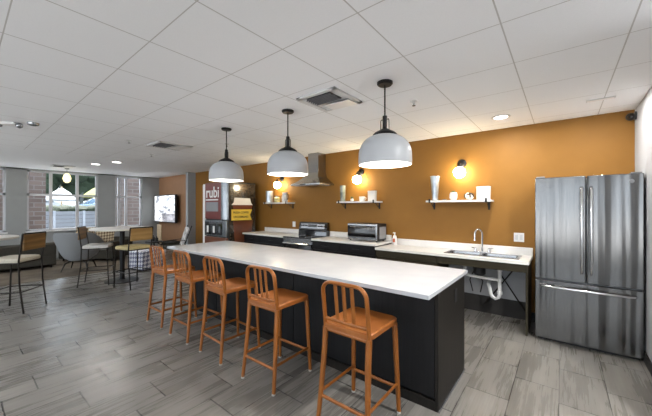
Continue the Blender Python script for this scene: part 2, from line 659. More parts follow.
# unseen wall behind the camera: window bays added for daylight and banded fridge reflections
bays = [(-11.2, -8.6), (-8.1, -5.5), (-5.0, -2.6), (-1.9, 0.4), (0.9, 2.8)]
mb = MB()
xs = [LX] + [v for b in bays for v in b] + [3.35]
for i in range(0, len(xs), 2):
    mb.box((xs[i], FY - 0.18, 0), (xs[i + 1], FY, CZ))
mb.box((LX, FY - 0.18, 2.45), (3.35, FY, CZ))
mb.box((LX, FY - 0.18, 0), (3.35, FY, 0.25))
struct(mb.build('wall_front', M['grey_wall']))
for k, (a, b) in enumerate(bays):
    w = bpy.data.objects.new('window_%d' % (k + 4), None)
    COL.objects.link(w)
    w['kind'] = 'structure'
    w.location = ((a + b) / 2, FY - 0.09, 0.25)
    hw = (b - a) / 2
    mb = MB()
    for x in (-hw, -0.03, hw - 0.06):
        mb.box((x, -0.03, 0), (x + 0.06, 0.03, 2.2))
    for z in (0, 1.5, 2.15):
        mb.box((-hw, -0.03, z), (hw, 0.03, z + 0.05))
    mb.build('window_frame', M['frame'], w)

# ================================================================== OUTSIDE
struct(B((-60, -40, -0.25), (LX - 0.2, 40, -0.15)).build('ground', M['ground']))
struct(B((-60, -40, -0.25), (30, FY - 0.2, -0.15)).build('pavement', M['ground']))  # unseen paving, kept pale to bounce sunlight up to the ceiling


struct(B((-60, -10, -0.15), (-19.0, 30, 0.72)).build('ground_terrace', M['asphalt']))


def building(x0, y0, x1, y1, h, label):
    t = thing('brick_building', label, 'building', ((x0 + x1) / 2, (y0 + y1) / 2, -0.15))
    hx, hy = (x1 - x0) / 2, (y1 - y0) / 2
    B((-hx, -hy, 0), (hx, hy, h)).build('brick_wall', M['brick'], t)
    B((-hx - 0.15, -hy - 0.15, h), (hx + 0.15, hy + 0.15, h + 0.25)).build('coping', M['dark_roof'], t)
    for k in range(3):
        w = B((hx, -hy + (k + 0.4) * 2 * hy / 3, h * 0.62), (hx + 0.04, -hy + (k + 0.7) * 2 * hy / 3, h * 0.82)).build('window', M['car_glass'], t)
    return t


building(-15.3, -2.4, -14.0, 1.93, 4.8, 'brown brick building end seen through the wide window beside the grey pier')
building(-15.6, 4.45, -14.2, 7.1, 5.0, 'brown brick building behind the narrow window near the television')

# garden fence, hedge, cars, parasols
f = thing('garden_fence', 'low blue-grey slatted fence below the hedge outside the wide window', 'fence', (-16.0, 3.2, -0.15))
mb = MB()
for k in range(9):
    mb.box((-0.03, -1.7, 0.05 + k * 0.16), (0.0, 2.1, 0.20 + k * 0.16))
mb.build('slat_panel', M['fence'], f)
for y in (-1.7, -0.75, 0.2, 1.15, 2.1):
    B((-0.07, y - 0.04, 0), (0.05, y + 0.04, 1.50)).build('post', M['stucco'], f)


def blob(mb, c, r, sz, seed, n=16):
    rnd = random.Random(seed)
    rows = 8
    rings = []
    for i in range(rows + 1):
        th = PI * i / rows
        rr = max(1e-3, math.sin(th)) * r
        rings.append([Vector((c[0] + rr * math.cos(2 * PI * k / n) * rnd.uniform(0.85, 1.12), c[1] + rr * math.sin(2 * PI * k / n) * rnd.uniform(0.85, 1.12), c[2] - math.cos(th) * r * sz)) for k in range(n)])
    mb.loft(rings)


mb = MB()
for k in range(8):
    blob(mb, (-16.6, 1.5 + k * 0.47, 1.30), 0.40, 0.75, k)
    mb.box((-16.85, 1.3 + k * 0.47, -0.15), (-16.35, 1.75 + k * 0.47, 1.1))
tag(mb.build('hedge', M['hedge']), 'clipped dark green hedge above the grey fence outside the wide window', 'hedge')


def car(x, y, rz, paint_m, label):
    t = thing('parked_car', label, 'car', (x, y, 0.72), rz, 'cars parked outside the windows')
    body = [(-2.1, 0.35), (-2.15, 0.75), (-1.95, 0.92), (-1.2, 1.0), (-0.7, 1.38), (0.5, 1.42), (1.2, 1.02), (1.95, 0.88), (2.15, 0.62), (2.1, 0.35)]
    MB().prism(body, 'y', -0.85, 0.85).build('car_body', paint_m, t, bevel=0.08, seg=3)
    for s in (-1, 1):
        MB().prism([(-1.0, 1.0), (-0.62, 1.31), (0.42, 1.34), (0.95, 1.03)], 'y', s * 0.84, s * 0.865).build('side_window', M['car_glass'], t)
    MB().loft([[(1.13, -0.7, 1.07), (1.13, 0.7, 1.07), (0.56, 0.62, 1.405), (0.56, -0.62, 1.405)], [(1.17, -0.7, 1.09), (1.17, 0.7, 1.09), (0.60, 0.62, 1.425), (0.60, -0.62, 1.425)]]).build('windscreen', M['car_glass'], t)
    for sx in (-1.35, 1.35):
        for s in (-1, 1):
            w = MB().lathe([(0.2, -0.1), (0.33, -0.1), (0.34, 0), (0.33, 0.1), (0.2, 0.1)], (sx, s * 0.8, 0.33), 20, 'y').build('wheel', M['rubber'], t)
            MB().lathe([(0.05, -0.11), (0.19, -0.11), (0.19, 0.11), (0.05, 0.11)], (sx, s * 0.8, 0.33), 14, 'y').build('hub_cap', M['silver'], w)
    return t


car(-21.2, 2.2, PI / 2, M['car_white'], 'white car parked beyond the hedge, left of the window mullion')
car(-24.5, 6.6, PI / 2 + 0.1, M['car_blue'], 'blue-grey car parked beyond the hedge, behind the pier')
car(-30.0, 7.5, PI / 2, M['car_white'], 'white car parked farthest away across the lot')


def parasol(x, y, h, r, m, label):
    t = thing('parasol', label, 'parasol', (x, y, -0.15), 0.2, 'patio parasols outside the windows')
    MB().lathe([(0.3, 0), (0.3, 0.05), (0.05, 0.08)], (0, 0, 0), 20).build('base', M['dark_roof'], t)
    MB().cyl((0, 0, 0.06), 0.03, h).build('pole', M['pale_wood'], t)
    n = 8
    ring = lambda rr, z: [(rr * math.cos(2 * PI * k / n), rr * math.sin(2 * PI * k / n), z) for k in range(n)]
    MB().loft([ring(0.03, h), ring(r * 0.5, h - 0.2), ring(r, h - 0.55), ring(r, h - 0.62), ring(r * 0.97, h - 0.60), ring(r * 0.48, h - 0.24), ring(0.02, h - 0.04)]).build('canopy', m, t)
    return t


parasol(-18.0, 4.55, 2.75, 0.85, M['canopy_lime'], 'lime green patio parasol outside, right of the window mullion')
parasol(-18.2, 3.05, 2.55, 0.62, M['canopy_white'], 'white patio parasol outside, left of the window mullion')
tr = thing('street_tree', 'dark leafy tree across the lot outside the wide window', 'tree', (-34, 7.0, -0.15))
MB().tube([(0, 0, 0), (0.1, 0, 1.5), (0, 0.1, 3.2)], [0.25, 0.18, 0.12]).build('trunk', M['dark_roof'], tr)
mb = MB()
for k in range(9):
    blob(mb, (random.uniform(-1.2, 1.2), random.uniform(-3.5, 3.5), random.uniform(3.2, 4.8)), 1.4, 0.8, 50 + k)
mb.build('crown', M['hedge'], tr)
# ================================================================== CEILING THINGS
def downlight(x, y, label, power=14, r=0.075):
    t = thing('recessed_downlight', label, 'ceiling light', (x, y, CZ), 0, 'recessed ceiling downlights')
    MB().lathe([(r, 0.0), (r * 1.35, 0.0), (r * 1.35, -0.006), (r, -0.010)], (0, 0, 0), 28, caps=False).build('trim_ring', M['vent'], t)
    MB().lathe([(0.001, -0.003), (r, -0.003), (r, -0.007), (0.001, -0.007)], (0, 0, 0), 24).build('lens', M['downlight'], t)
    lamp('downlight_lamp', 'AREA', (0, 0, -0.02), power, (1, 0.98, 0.95), r * 1.6, parent=t)
    return t


downlight(-0.58, 4.10, 'small round recessed downlight in the ceiling above the sink', 10)
downlight(-9.19, 2.19, 'round recessed downlight near the window wall, left of the twin', 6, 0.09)
downlight(-8.39, 2.41, 'round recessed downlight near the window wall, right of the twin', 6, 0.09)
for i, (x, y) in enumerate([(-0.9, -1.2), (-4.4, -1.2), (-7.8, -1.2), (0.85, 2.1), (-4.4, 0.2)][:4]):  # unseen fill lamps added to brighten the room, built as downlights
    downlight(x, y, ['added fill downlight behind the camera above the aisle', 'added fill downlight behind the camera above the middle of the room', 'added fill downlight behind the camera toward the lounge', 'added fill downlight in front of the fridge, out of view'][i], (25, 5, 12, 45)[i])


def vent(x, y, label, w=0.56):
    t = thing('ceiling_vent', label, 'vent', (x, y, CZ), 0, 'square air vents in the ceiling')
    h = w / 2
    mb = MB()
    for a, b in (((-h, -h), (h, -h + 0.05)), ((-h, h - 0.05), (h, h)), ((-h, -h), (-h + 0.05, h)), ((h - 0.05, -h), (h, h))):
        mb.box((*a, -0.018), (*b, 0))
    mb.build('vent_frame', M['vent'], t, bevel=0.003)
    B((-h + 0.05, -h + 0.05, -0.006), (h - 0.05, h - 0.05, 0)).build('face_plate', M['vent'], t)
    B((-h + 0.09, -h + 0.07, -0.010), (h - 0.12, 0.03, -0.006)).build('vent_opening', M['vent_dark'], t)
    mb = MB()
    for k in range(6):
        yy = -h + 0.08 + k * (h - 0.06) / 6
        mb.box((-h + 0.09, yy, -0.024), (h - 0.12, yy + 0.026, -0.012), Matrix.Rotation(0.5, 3, 'X'))
    mb.build('louvre', M['vent_grey'], t)
    B((-h + 0.15, 0.06, -0.030), (h - 0.05, h - 0.03, -0.022)).build('lower_plate', M['white_plastic'], t, bevel=0.003)  # white plate added in place of a bright lit patch on the ceiling
    return t


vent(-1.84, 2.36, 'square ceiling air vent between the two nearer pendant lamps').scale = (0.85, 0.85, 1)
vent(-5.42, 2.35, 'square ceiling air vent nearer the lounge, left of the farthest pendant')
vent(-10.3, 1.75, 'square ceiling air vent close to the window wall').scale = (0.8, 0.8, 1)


def sprinkler(x, y, label):
    t = thing('sprinkler_head', label, 'sprinkler', (x, y, CZ), 0, 'fire sprinkler heads in the ceiling')
    MB().lathe([(0.038, 0), (0.038, -0.006), (0.02, -0.010), (0.012, -0.02), (0.012, -0.03)], (0, 0, 0), 20).build('escutcheon', M['vent'], t)
    MB().lathe([(0.006, -0.03), (0.006, -0.045), (0.018, -0.047), (0.018, -0.050), (0.002, -0.052)], (0, 0, 0), 14).build('lower_plate', M['silver'], t)
    return t


sprinkler(-1.19, 2.93, 'small sprinkler head in the ceiling right of the nearest pendant')
sprinkler(-4.5, 2.9, 'small sprinkler head in the ceiling above the farthest pendant')
sprinkler(-5.5, 1.75, 'small sprinkler head in the ceiling under the lounge-side vent')
sprinkler(-6.6, 2.5, 'small sprinkler head in the ceiling farthest toward the lounge')
e = thing('emergency_light', 'twin-lens clear emergency light on the ceiling over the left dining table', 'light', (-5.55, 0.42, CZ), 0.9)
B((-0.09, -0.05, -0.035), (0.09, 0.05, 0)).build('housing', M['white_plastic'], e, bevel=0.01)
for s in (-1, 1):
    MB().ball((s * 0.11, 0, -0.035), 0.035).build('lens', M['silver'], e)
e2 = thing('smoke_detector', 'flat grey disc detector on the ceiling beside the emergency light', 'detector', (-5.35, 0.62, CZ))
MB().lathe([(0.06, 0), (0.055, -0.025), (0.03, -0.035), (0.001, -0.036)], (0, 0, 0), 24).build('cover', M['silver'], e2)
lf = thing('linear_downlight', 'faint narrow slot light in the ceiling close to the fridge', 'ceiling light', (0.30, 4.05, CZ))
B((-0.11, -0.03, -0.008), (0.11, 0.03, 0)).build('trim', M['vent'], lf)
B((-0.10, -0.02, -0.010), (0.10, 0.02, -0.006)).build('lens', M['white_plastic'], lf)
lamp('slot_lamp', 'AREA', (0, 0, -0.02), 6, (1, 0.96, 0.9), 0.18, shape='RECTANGLE', size_y=0.04, parent=lf)

# ================================================================== PENDANTS
def make_pendant(x, y, label):
    t = thing('pendant_lamp', label, 'pendant lamp', (x, y, CZ), 0, 'dome pendant lamps over the island')
    MB().lathe([(0.068, 0), (0.068, -0.016), (0.058, -0.026), (0.012, -0.028)], (0, 0, 0), 32).build('ceiling_rose', M['black'], t)
    MB().cyl((0, 0, -0.34), 0.007, 0.32, 12).build('rod', M['black'], t)
    mb = MB().lathe([(0.012, -0.29), (0.020, -0.295), (0.020, -0.40), (0.030, -0.41), (0.085, -0.438), (0.104, -0.455), (0.108, -0.468), (0.10, -0.474), (0.01, -0.452)], (0, 0, 0), 28)
    for s in (-1, 1):
        mb.tube([(s * 0.010, 0, -0.325), (s * 0.036, 0, -0.325), (s * 0.040, 0, -0.34), (s * 0.040, 0, -0.425)], 0.004, 8)
    mb.build('socket_cap', M['black'], t)
    R = 0.228
    zt, zb = -0.462, -0.722
    prof = [(0.02, zt)]
    for i in range(1, 13):
        a = PI / 2 * i / 12
        prof.append((0.05 + (R - 0.05) * math.sin(a) ** 0.9, zb + 0.085 + (zt - zb - 0.085) * math.cos(a)))
    prof += [(R + 0.002, zb + 0.04), (R, zb), (R - 0.005, zb)]
    MB().lathe(prof + [(R - 0.006, zb + 0.002)], (0, 0, 0), 56, caps=False).build('shade', M['dome'], t)
    inn = [(r - 0.006, z - 0.006 if z > zb + 0.05 else z) for r, z in prof[1:-2]] + [(R - 0.006, zb + 0.001)]
    MB().lathe([(0.001, zt - 0.008)] + inn, (0, 0, 0), 56, caps=False).build('shade_lining', M['dome_in'], t)
    MB().ball((0, 0, -0.60), 0.05).build('bulb', M['bulb'], t)
    lamp('pendant_light', 'POINT', (0, 0, -0.68), 7, (1, 0.96, 0.90), 0.06, parent=t)
    return t


make_pendant(-1.21, 2.335, 'grey-white dome pendant nearest to the fridge, largest of three')
make_pendant(-2.42, 2.335, 'grey-white dome pendant in the middle of the three over the island')
make_pendant(-3.635, 2.335, 'grey-white dome pendant farthest from the fridge, smallest of three')

# ================================================================== ISLAND
isl = thing('kitchen_island', 'long dark charcoal island with white quartz top, stools along it', 'kitchen island', (0, 0, 0))
B((-4.60, 1.955, 0.882), (-0.69, 2.98, 0.915)).build('worktop', M['quartz'], isl, bevel=0.004)
B((-4.40, 2.22, 0.0), (-0.73, 2.90, 0.882)).build('body', M['charcoal'], isl)
B((-0.73, 2.19, 0.0), (-0.705, 2.925, 0.882)).build('end_panel', M['charcoal_end'], isl, bevel=0.002)
B((-4.425, 2.20, 0.0), (-4.40, 2.925, 0.882)).build('end_panel', M['charcoal_end'], isl, bevel=0.002)
for k in range(5):
    x0 = -4.40 + k * 0.734
    B((x0 + 0.004, 2.203, 0.09), (x0 + 0.728, 2.22, 0.878)).build('front_panel', M['charcoal'], isl, bevel=0.002)
for k in range(5):
    x0 = -4.40 + k * 0.734
    d = B((x0 + 0.004, 2.90, 0.09), (x0 + 0.728, 2.918, 0.878)).build('door', M['charcoal_end'], isl, bevel=0.002)
    MB().tube([(x0 + 0.60, 2.915, 0.7), (x0 + 0.60, 2.94, 0.7), (x0 + 0.60, 2.94, 0.83), (x0 + 0.60, 2.915, 0.83)], 0.005, 8).build('handle', M['handle_steel'], d)
B((-4.40, 2.192, 0.0), (-0.73, 2.203, 0.075)).build('kick_trim', M['charcoal_end'], isl)
B((-0.705, 2.19, 0.0), (-0.697, 2.925, 0.014)).build('floor_trim', M['silver'], isl)
ou = B((-0.706, 2.60, 0.70), (-0.700, 2.67, 0.81)).build('outlet_cover', M['plastic_black'], isl, bevel=0.002)

# ================================================================== STOOLS
def make_stool():
    t = thing('counter_stool', '', 'stool', (0, 0, 0), 0, 'copper metal counter stools along the island')
    HW = 0.176
    for s in (-1, 1):
        # rear leg continues into the back post
        lg = MB().tube([(s * 0.198, -0.225, 0.012), (s * 0.187, -0.200, 0.25), (s * HW, -0.178, 0.50), (s * HW, -0.166, 0.66)], [0.016, 0.019, 0.021, 0.021], 12, 0.85, side=(1, 0, 0)).build('leg', M['copper'], t)
        MB().lathe([(0.015, 0), (0.016, 0.014)], (s * 0.198, -0.225, 0), 12).build('foot_cap', M['foot'], lg)
        lg = MB().tube([(s * 0.198, 0.222, 0.012), (s * 0.186, 0.208, 0.35), (s * 0.175, 0.198, 0.66)], [0.016, 0.019, 0.021], 12, 0.85, side=(1, 0, 0)).build('leg', M['copper'], t)
        MB().lathe([(0.015, 0), (0.016, 0.014)], (s * 0.198, 0.222, 0), 12).build('foot_cap', M['foot'], lg)
    # back frame: rounded hoop
    pts = []
    lean = lambda z: -0.164 - max(0, z - 0.66) * 0.12
    for z in (0.64, 0.72, 0.80, 0.86, 0.90):
        pts.append((-HW, lean(z), z))
    R = 0.075
    for i in range(1, 8):
        a = PI - PI / 2 * i / 7
        z = 0.915 + R * math.sin(a)
        pts.append((-HW + R + R * math.cos(a), lean(z), z))
    full = pts + [(-x, y, z) for x, y, z in reversed(pts)]
    MB().tube(full, 0.0175, 12, 0.72, side=(0, 1, 0.0)).build('back_frame', M['copper'], t)
    for k in (-1, 0, 1):
        x = k * 0.066
        MB().tube([(x, lean(0.725), 0.725), (x, lean(0.85), 0.85), (x, lean(0.985), 0.985)], 0.0155, 10, 0.38, side=(1, 0, 0)).build('back_slat', M['copper'], t)
    MB().tube([(-HW, lean(0.725), 0.725), (0, lean(0.725) - 0.008, 0.725), (HW, lean(0.725), 0.725)], 0.012, 10, 0.6, side=(0, 0, 1)).build('back_rail', M['copper'], t)
    # seat: dished pan with rolled edge
    loops = []
    o2 = rrect(-0.197, -0.185, 0.197, 0.228, 0.05, 5)

    def lp(k, z):
        return [(x * k, y * k, z) for x, y in o2]
    loops = [lp(0.93, 0.655), lp(1.0, 0.662), lp(1.0, 0.690), lp(0.965, 0.698), lp(0.88, 0.693), lp(0.6, 0.684), lp(0.25, 0.681)]
    MB().loft(loops).build('seat', M['copper_lit'], t)
    # apron under the seat and footrests
    for y in (-0.165, 0.19):
        MB().tube([(-0.174, y, 0.645), (0.174, y, 0.645)], 0.013, 10, 0.7, side=(0, 0, 1)).build('seat_rail', M['copper'], t)
    MB().tube([(-0.19, -0.205, 0.19), (0.19, -0.205, 0.19)], 0.013, 10, 0.7, side=(0, 0, 1)).build('footrest', M['copper'], t)
    MB().tube([(-0.19, 0.213, 0.19), (0.19, 0.213, 0.19)], 0.013, 10, 0.7, side=(0, 0, 1)).build('footrest', M['copper'], t)
    for s in (-1, 1):
        MB().tube([(s * 0.19, -0.203, 0.215), (s * 0.19, 0.212, 0.215)], 0.012, 10, 0.7, side=(0, 0, 1)).build('stretcher', M['copper'], t)
    return t


st = make_stool()
spots = [(-1.13, 0.0, 'copper counter stool nearest to the fridge end of the island'),
         (-2.00, 0.02, 'copper counter stool second from the fridge end of the island'),
         (-2.73, -0.03, 'copper counter stool in the middle of the row of five'),
         (-3.41, 0.02, 'copper counter stool second from the lounge end of the island'),
         (-4.07, 0.03, 'copper counter stool nearest to the lounge end of the island')]
for i, (x, a, lb) in enumerate(spots):
    if i == 0:
        st.location = (x, 1.795, 0)
        st.rotation_euler = (0, 0, a)
        st['label'] = lb
    else:
        dup(st, (x, 1.80, 0), a, lb)

# ================================================================== KITCHEN RUN
FYc = 4.15   # counter fronts


def cabinet(x0, x1, ztop, label, m, drawer=True, doors=2):
    t = thing('base_cabinet', label, 'cabinet', ((x0 + x1) / 2, FYc, 0), 0, 'dark base cabinets along the orange wall')
    w = (x1 - x0) / 2
    B((-w, 0.03, 0.09), (w, WY - FYc - 0.012, ztop)).build('body', m, t)
    B((-w, 0.07, 0.0), (w, WY - FYc - 0.012, 0.09)).build('plinth', M['plastic_black'], t)
    zt = ztop - 0.005
    if drawer:
        d = B((-w + 0.003, 0.01, ztop - 0.155), (w - 0.003, 0.03, zt)).build('drawer', m, t, bevel=0.002)
        MB().tube([(-0.07, 0.01, ztop - 0.08), (-0.07, -0.015, ztop - 0.08), (0.07, -0.015, ztop - 0.08), (0.07, 0.01, ztop - 0.08)], 0.005, 8).build('handle', M['black'], d)
        zt = ztop - 0.16
    dw = 2 * w / doors
    for k in range(doors):
        d = B((-w + k * dw + 0.003, 0.01, 0.095), (-w + (k + 1) * dw - 0.003, 0.03, zt)).build('door', m, t, bevel=0.002)
        hx = -w + (k + 1) * dw - 0.05 if k == 0 else -w + k * dw + 0.05
        MB().tube([(hx, 0.01, zt - 0.16), (hx, -0.015, zt - 0.16), (hx, -0.015, zt - 0.05), (hx, 0.01, zt - 0.05)], 0.005, 8).build('handle', M['black'], d)
    return t


cabinet(-5.76, -5.18, 0.88, 'dark base cabinet beside the coffee kiosk', M['charcoal'])
cabinet(-5.18, -4.45, 0.88, 'dark base cabinet directly left of the range', M['charcoal'])
cabinet(-3.655, -3.04, 0.88, 'dark base cabinet directly right of the range', M['charcoal'])
cabinet(-3.04, -2.32, 0.88, 'dark base cabinet under the toaster oven', M['charcoal'])
cabinet(-2.30, -1.36, 0.73, 'dark low base cabinet under the plain stretch of the sink counter', M['olive'], drawer=False)


def worktop(x0, x1, z, label, splash0=None):
    t = thing('worktop', label, 'worktop', (0, 0, 0), 0)
    B((x0, FYc - 0.02, z - 0.035), (x1, WY, z)).build('slab', M['laminate'], t, bevel=0.005)
    B((splash0 or x0, WY - 0.022, z), (x1, WY, z + 0.1)).build('backsplash', M['laminate'], t, bevel=0.004)
    return t


worktop(-5.78, -4.44, 0.915, 'white worktop between the coffee kiosk and the range', -5.68)
worktop(-3.66, -2.31, 0.915, 'white worktop with the toaster oven on it, right of the range')
# sink counter with a cut-out
HX0, HX1, HY0, HY1 = -1.27, -0.43, 4.24, 4.57
t = thing('sink_worktop', 'lower white worktop holding the double sink, beside the fridge', 'worktop', (0, 0, 0))
z0, z1 = 0.830, 0.865
bm = MB()
xsn, ysn = [-2.309, HX0, HX1, -0.30], [FYc - 0.03, HY0, HY1, WY]
vt = {}
for zi, z in enumerate((z0, z1)):
    for i, x in enumerate(xsn):
        for j, y in enumerate(ysn):
            vt[i, j, zi] = bm.bm.verts.new((x, y, z))
for i in range(3):
    for j in range(3):
        if (i, j) == (1, 1):
            continue
        for zi in (0, 1):
            bm.bm.faces.new([vt[i, j, zi], vt[i + 1, j, zi], vt[i + 1, j + 1, zi], vt[i, j + 1, zi]])
for i in range(3):
    for j in (0, 3):
        bm.bm.faces.new([vt[i, j, 0], vt[i + 1, j, 0], vt[i + 1, j, 1], vt[i, j, 1]])
        bm.bm.faces.new([vt[j, i, 0], vt[j, i + 1, 0], vt[j, i + 1, 1], vt[j, i, 1]])
for (a, b) in (((1, 1), (2, 1)), ((1, 2), (2, 2)), ((1, 1), (1, 2)), ((2, 1), (2, 2))):
    bm.bm.faces.new([vt[(*a, 0)], vt[(*b, 0)], vt[(*b, 1)], vt[(*a, 1)]])
bm.build('slab', M['laminate'], t)
B((-2.309, WY - 0.022, z1), (-0.30, WY, z1 + 0.1)).build('backsplash', M['laminate'], t, bevel=0.004)
ap = thing('sink_apron', 'dark olive-brown apron and end leg carrying the sink counter', 'counter support', (0, 0, 0))
B((-1.355, FYc + 0.0, 0.73), (-0.33, FYc + 0.02, z0)).build('apron', M['olive'], ap)
B((-0.335, FYc + 0.0, 0.0), (-0.315, WY - 0.015, z0)).build('leg', M['olive'], ap)
B((-2.305, FYc + 0.0, 0.735), (-1.36, WY - 0.012, z0)).build('rail', M['olive'], ap)
struct(B((-1.36, WY - 0.008, 0.24), (-0.33, WY - 0.001, 0.83)).build('trim_1', M['white_wall']))
struct(B((-1.36, WY - 0.02, 0.12), (-0.33, WY - 0.001, 0.24)).build('baseboard_sink', M['base']))

# sink
t = thing('double_sink', 'stainless double-bowl sink set in the low white worktop', 'sink', (0, 0, 0.865))
mb = MB()
rim_o = [(HX0 - 0.02, HY0 - 0.02), (HX1 + 0.02, HY1 + 0.02)]


def bowl(x0, x1):
    o2 = rrect(x0, HY0 + 0.015, x1, HY1 - 0.015, 0.05, 4)
    cx, cy = (x0 + x1) / 2, (HY0 + HY1) / 2
    sc = lambda k, z: [((x - cx) * k + cx, (y - cy) * k + cy, z) for x, y in o2]
    R = [[b.bm.verts.new(p) for p in l] for l in (sc(1.0, 0.002), sc(0.97, -0.03), sc(0.9, -0.14), sc(0.2, -0.15))]
    n = len(o2)
    for a, c in zip(R, R[1:]):
        for i in range(n):
            b.bm.faces.new((a[i], a[(i + 1) % n], c[(i + 1) % n], c[i]))
    b.bm.faces.new(R[-1])


mid = (HX0 + HX1) / 2
for x0, x1 in ((HX0 + 0.01, mid - 0.012), (mid + 0.012, HX1 - 0.01)):
    b = MB()
    bowl(x0, x1)
    b.build('bowl', M['steel2'], t)
    MB().lathe([(0.001, -0.146), (0.035, -0.146), (0.04, -0.149)], ((x0 + x1) / 2, (HY0 + HY1) / 2, 0), 18).build('drain', M['chrome'], t)
mb = MB()
for (a, c) in (((HX0 - 0.02, HY0 - 0.02), (HX1 + 0.02, HY0 + 0.016)), ((HX0 - 0.02, HY1 - 0.016), (HX1 + 0.02, HY1 + 0.02)),
               ((HX0 - 0.02, HY0), (HX0 + 0.011, HY1)), ((HX1 - 0.011, HY0), (HX1 + 0.02, HY1)), ((mid - 0.013, HY0), (mid + 0.013, HY1))):
    mb.box((*a, 0.0005), (*c, 0.005))
mb.build('rim', M['steel2'], t)

# faucet
t = thing('faucet', 'chrome gooseneck faucet behind the double sink', 'faucet', (-0.88, 4.62, 0.866), 0.15)
B((-0.11, -0.025, 0), (0.11, 0.025, 0.012)).build('base_plate', M['chrome'], t, bevel=0.005)
pts = [(0, 0, 0.01), (0, 0, 0.26)]
for i in range(1, 13):
    a = PI * i / 12
    pts.append((-0.045 + 0.045 * math.cos(a), -0.04 + 0.04 * math.cos(a), 0.25 + 0.075 * math.sin(a)))
pts.append((-0.09, -0.08, 0.19))
MB().tube(pts, 0.0135, 12).build('spout', M['chrome'], t)
MB().tube([(-0.09, -0.08, 0.22), (-0.09, -0.08, 0.165)], [0.012, 0.015], 12).build('spray_head', M['chrome'], t)
for s in (-1, 1):
    h = MB().lathe([(0.02, 0), (0.018, 0.035), (0.012, 0.05), (0.001, 0.055)], (s * 0.085, 0, 0.01), 16).build('valve', M['chrome'], t)
    MB().tube([(s * 0.085, 0, 0.05), (s * 0.135, -0.02, 0.065)], [0.008, 0.006], 8).build('lever', M['chrome'], h)

# plumbing under the sink
t = thing('drain_pipework', 'white waste pipes with a looped trap under the sink', 'plumbing', (0, 0, 0))
MB().tube([(-1.06, 4.42, 0.715), (-1.06, 4.42, 0.60), (-1.04, 4.43, 0.565), (-0.98, 4.43, 0.555), (-0.72, 4.44, 0.545)], 0.02, 12).build('waste_pipe', M['white_plastic'], t)
MB().tube([(-0.64, 4.44, 0.715), (-0.64, 4.44, 0.36), (-0.655, 4.44, 0.315), (-0.69, 4.44, 0.295), (-0.73, 4.45, 0.315), (-0.745, 4.46, 0.35), (-0.765, 4.48, 0.42), (-0.79, 4.54, 0.455), (-0.80, 4.70, 0.46)], 0.022, 12).build('trap', M['white_plastic'], t)
mb = MB()
for z in (0.545, 0.38, 0.68):
    mb.lathe([(0.02, -0.02), (0.031, -0.018), (0.031, 0.018), (0.02, 0.02)], (-0.64, 4.44, z), 14)
mb.build('coupling_nut', M['white_plastic'], t)
MB().tube([(-0.74, 4.44, 0.545), (-0.64, 4.44, 0.545)], 0.02, 12).build('tee', M['white_plastic'], t)
t = thing('disposal_unit', 'black food waste disposer hanging under the sink bowl', 'disposer', (-0.98, 4.44, 0.0))
MB().lathe([(0.03, 0.715), (0.055, 0.70), (0.075, 0.66), (0.075, 0.60), (0.05, 0.58)], (0.10, 0, 0), 20).build('housing', M['plastic_black'], t)
t = thing('supply_hoses', 'thin dark braided water supply hoses under the sink', 'hose', (0, 0, 0))
for (x, k) in ((-1.02, 0.03), (-0.92, -0.04)):
    MB().tube([(x, 4.62, 0.82), (x + k, 4.64, 0.6), (x - k, 4.66, 0.45), (x, 4.705, 0.28)], 0.007, 8).build('hose', M['bronze'], t)
t = thing('cross_brace', 'dark crossed steel brace bars under the sink counter near the end leg', 'brace', (0, 0, 0))
MB().tube([(-0.42, 4.68, 0.80), (-0.86, 4.68, 0.13)], 0.009, 8).build('bar', M['bronze'], t)
MB().tube([(-0.80, 4.665, 0.80), (-0.38, 4.665, 0.13)], 0.009, 8).build('bar', M['bronze'], t)

# range
t = thing('range', 'stainless electric range with black cooktop and raised control back', 'range', (-4.05, FYc, 0))
w = 0.385
B((-w, 0.02, 0.08), (w, WY - FYc - 0.02, 0.895)).build('body', M['steel2'], t)
B((-w, 0.05, 0.0), (w, WY - FYc - 0.02, 0.08)).build('plinth', M['plastic_black'], t)
B((-w, -0.01, 0.895), (w, WY - FYc - 0.10, 0.915)).build('cooktop', M['black_gloss'], t, bevel=0.004)
for (x, y, r) in ((-0.19, 0.13, 0.10), (0.19, 0.13, 0.08), (-0.19, 0.35, 0.08), (0.19, 0.35, 0.10)):
    MB().lathe([(r - 0.006, 0), (r - 0.006, 0.0015), (r, 0.0015), (r, 0)], (x, y, 0.915), 28, caps=False).build('burner_ring', M['display_grey'], t)
d = B((-w + 0.005, -0.015, 0.28), (w - 0.005, 0.02, 0.80)).build('oven_door', M['black_gloss'], t, bevel=0.006)
B((-w + 0.09, -0.019, 0.38), (w - 0.09, -0.014, 0.68)).build('door_glass', M['black_gloss'], d)
MB().tube([(-0.33, -0.015, 0.77), (-0.33, -0.06, 0.79), (0.33, -0.06, 0.79), (0.33, -0.015, 0.77)], 0.014, 10).build('handle', M['handle_steel'], d)
B((-w + 0.005, -0.010, 0.85), (w - 0.005, 0.02, 0.893)).build('front_trim', M['steel2'], t, bevel=0.003)
B((-w + 0.005, -0.015, 0.09), (w - 0.005, 0.02, 0.27)).build('warming_drawer', M['steel2'], t, bevel=0.006)
bg = MB().prism([(0.44, 0.915), (0.455, 1.03), (0.475, 1.16), (0.50, 1.19), (0.545, 1.19), (0.545, 0.915)], 'x', -w, w).build('control_back', M['black_gloss'], t, bevel=0.005)
MB().prism([(0.4545, 1.06), (0.4685, 1.155), (0.476, 1.155), (0.465, 1.06)], 'x', -w + 0.06, w - 0.06).build('control_panel', M['steel2'], bg)
MB().prism([(0.4565, 1.085), (0.4645, 1.142), (0.474, 1.142), (0.47, 1.085)], 'x', -0.12, 0.12).build('clock_display', M['black_gloss'], bg)
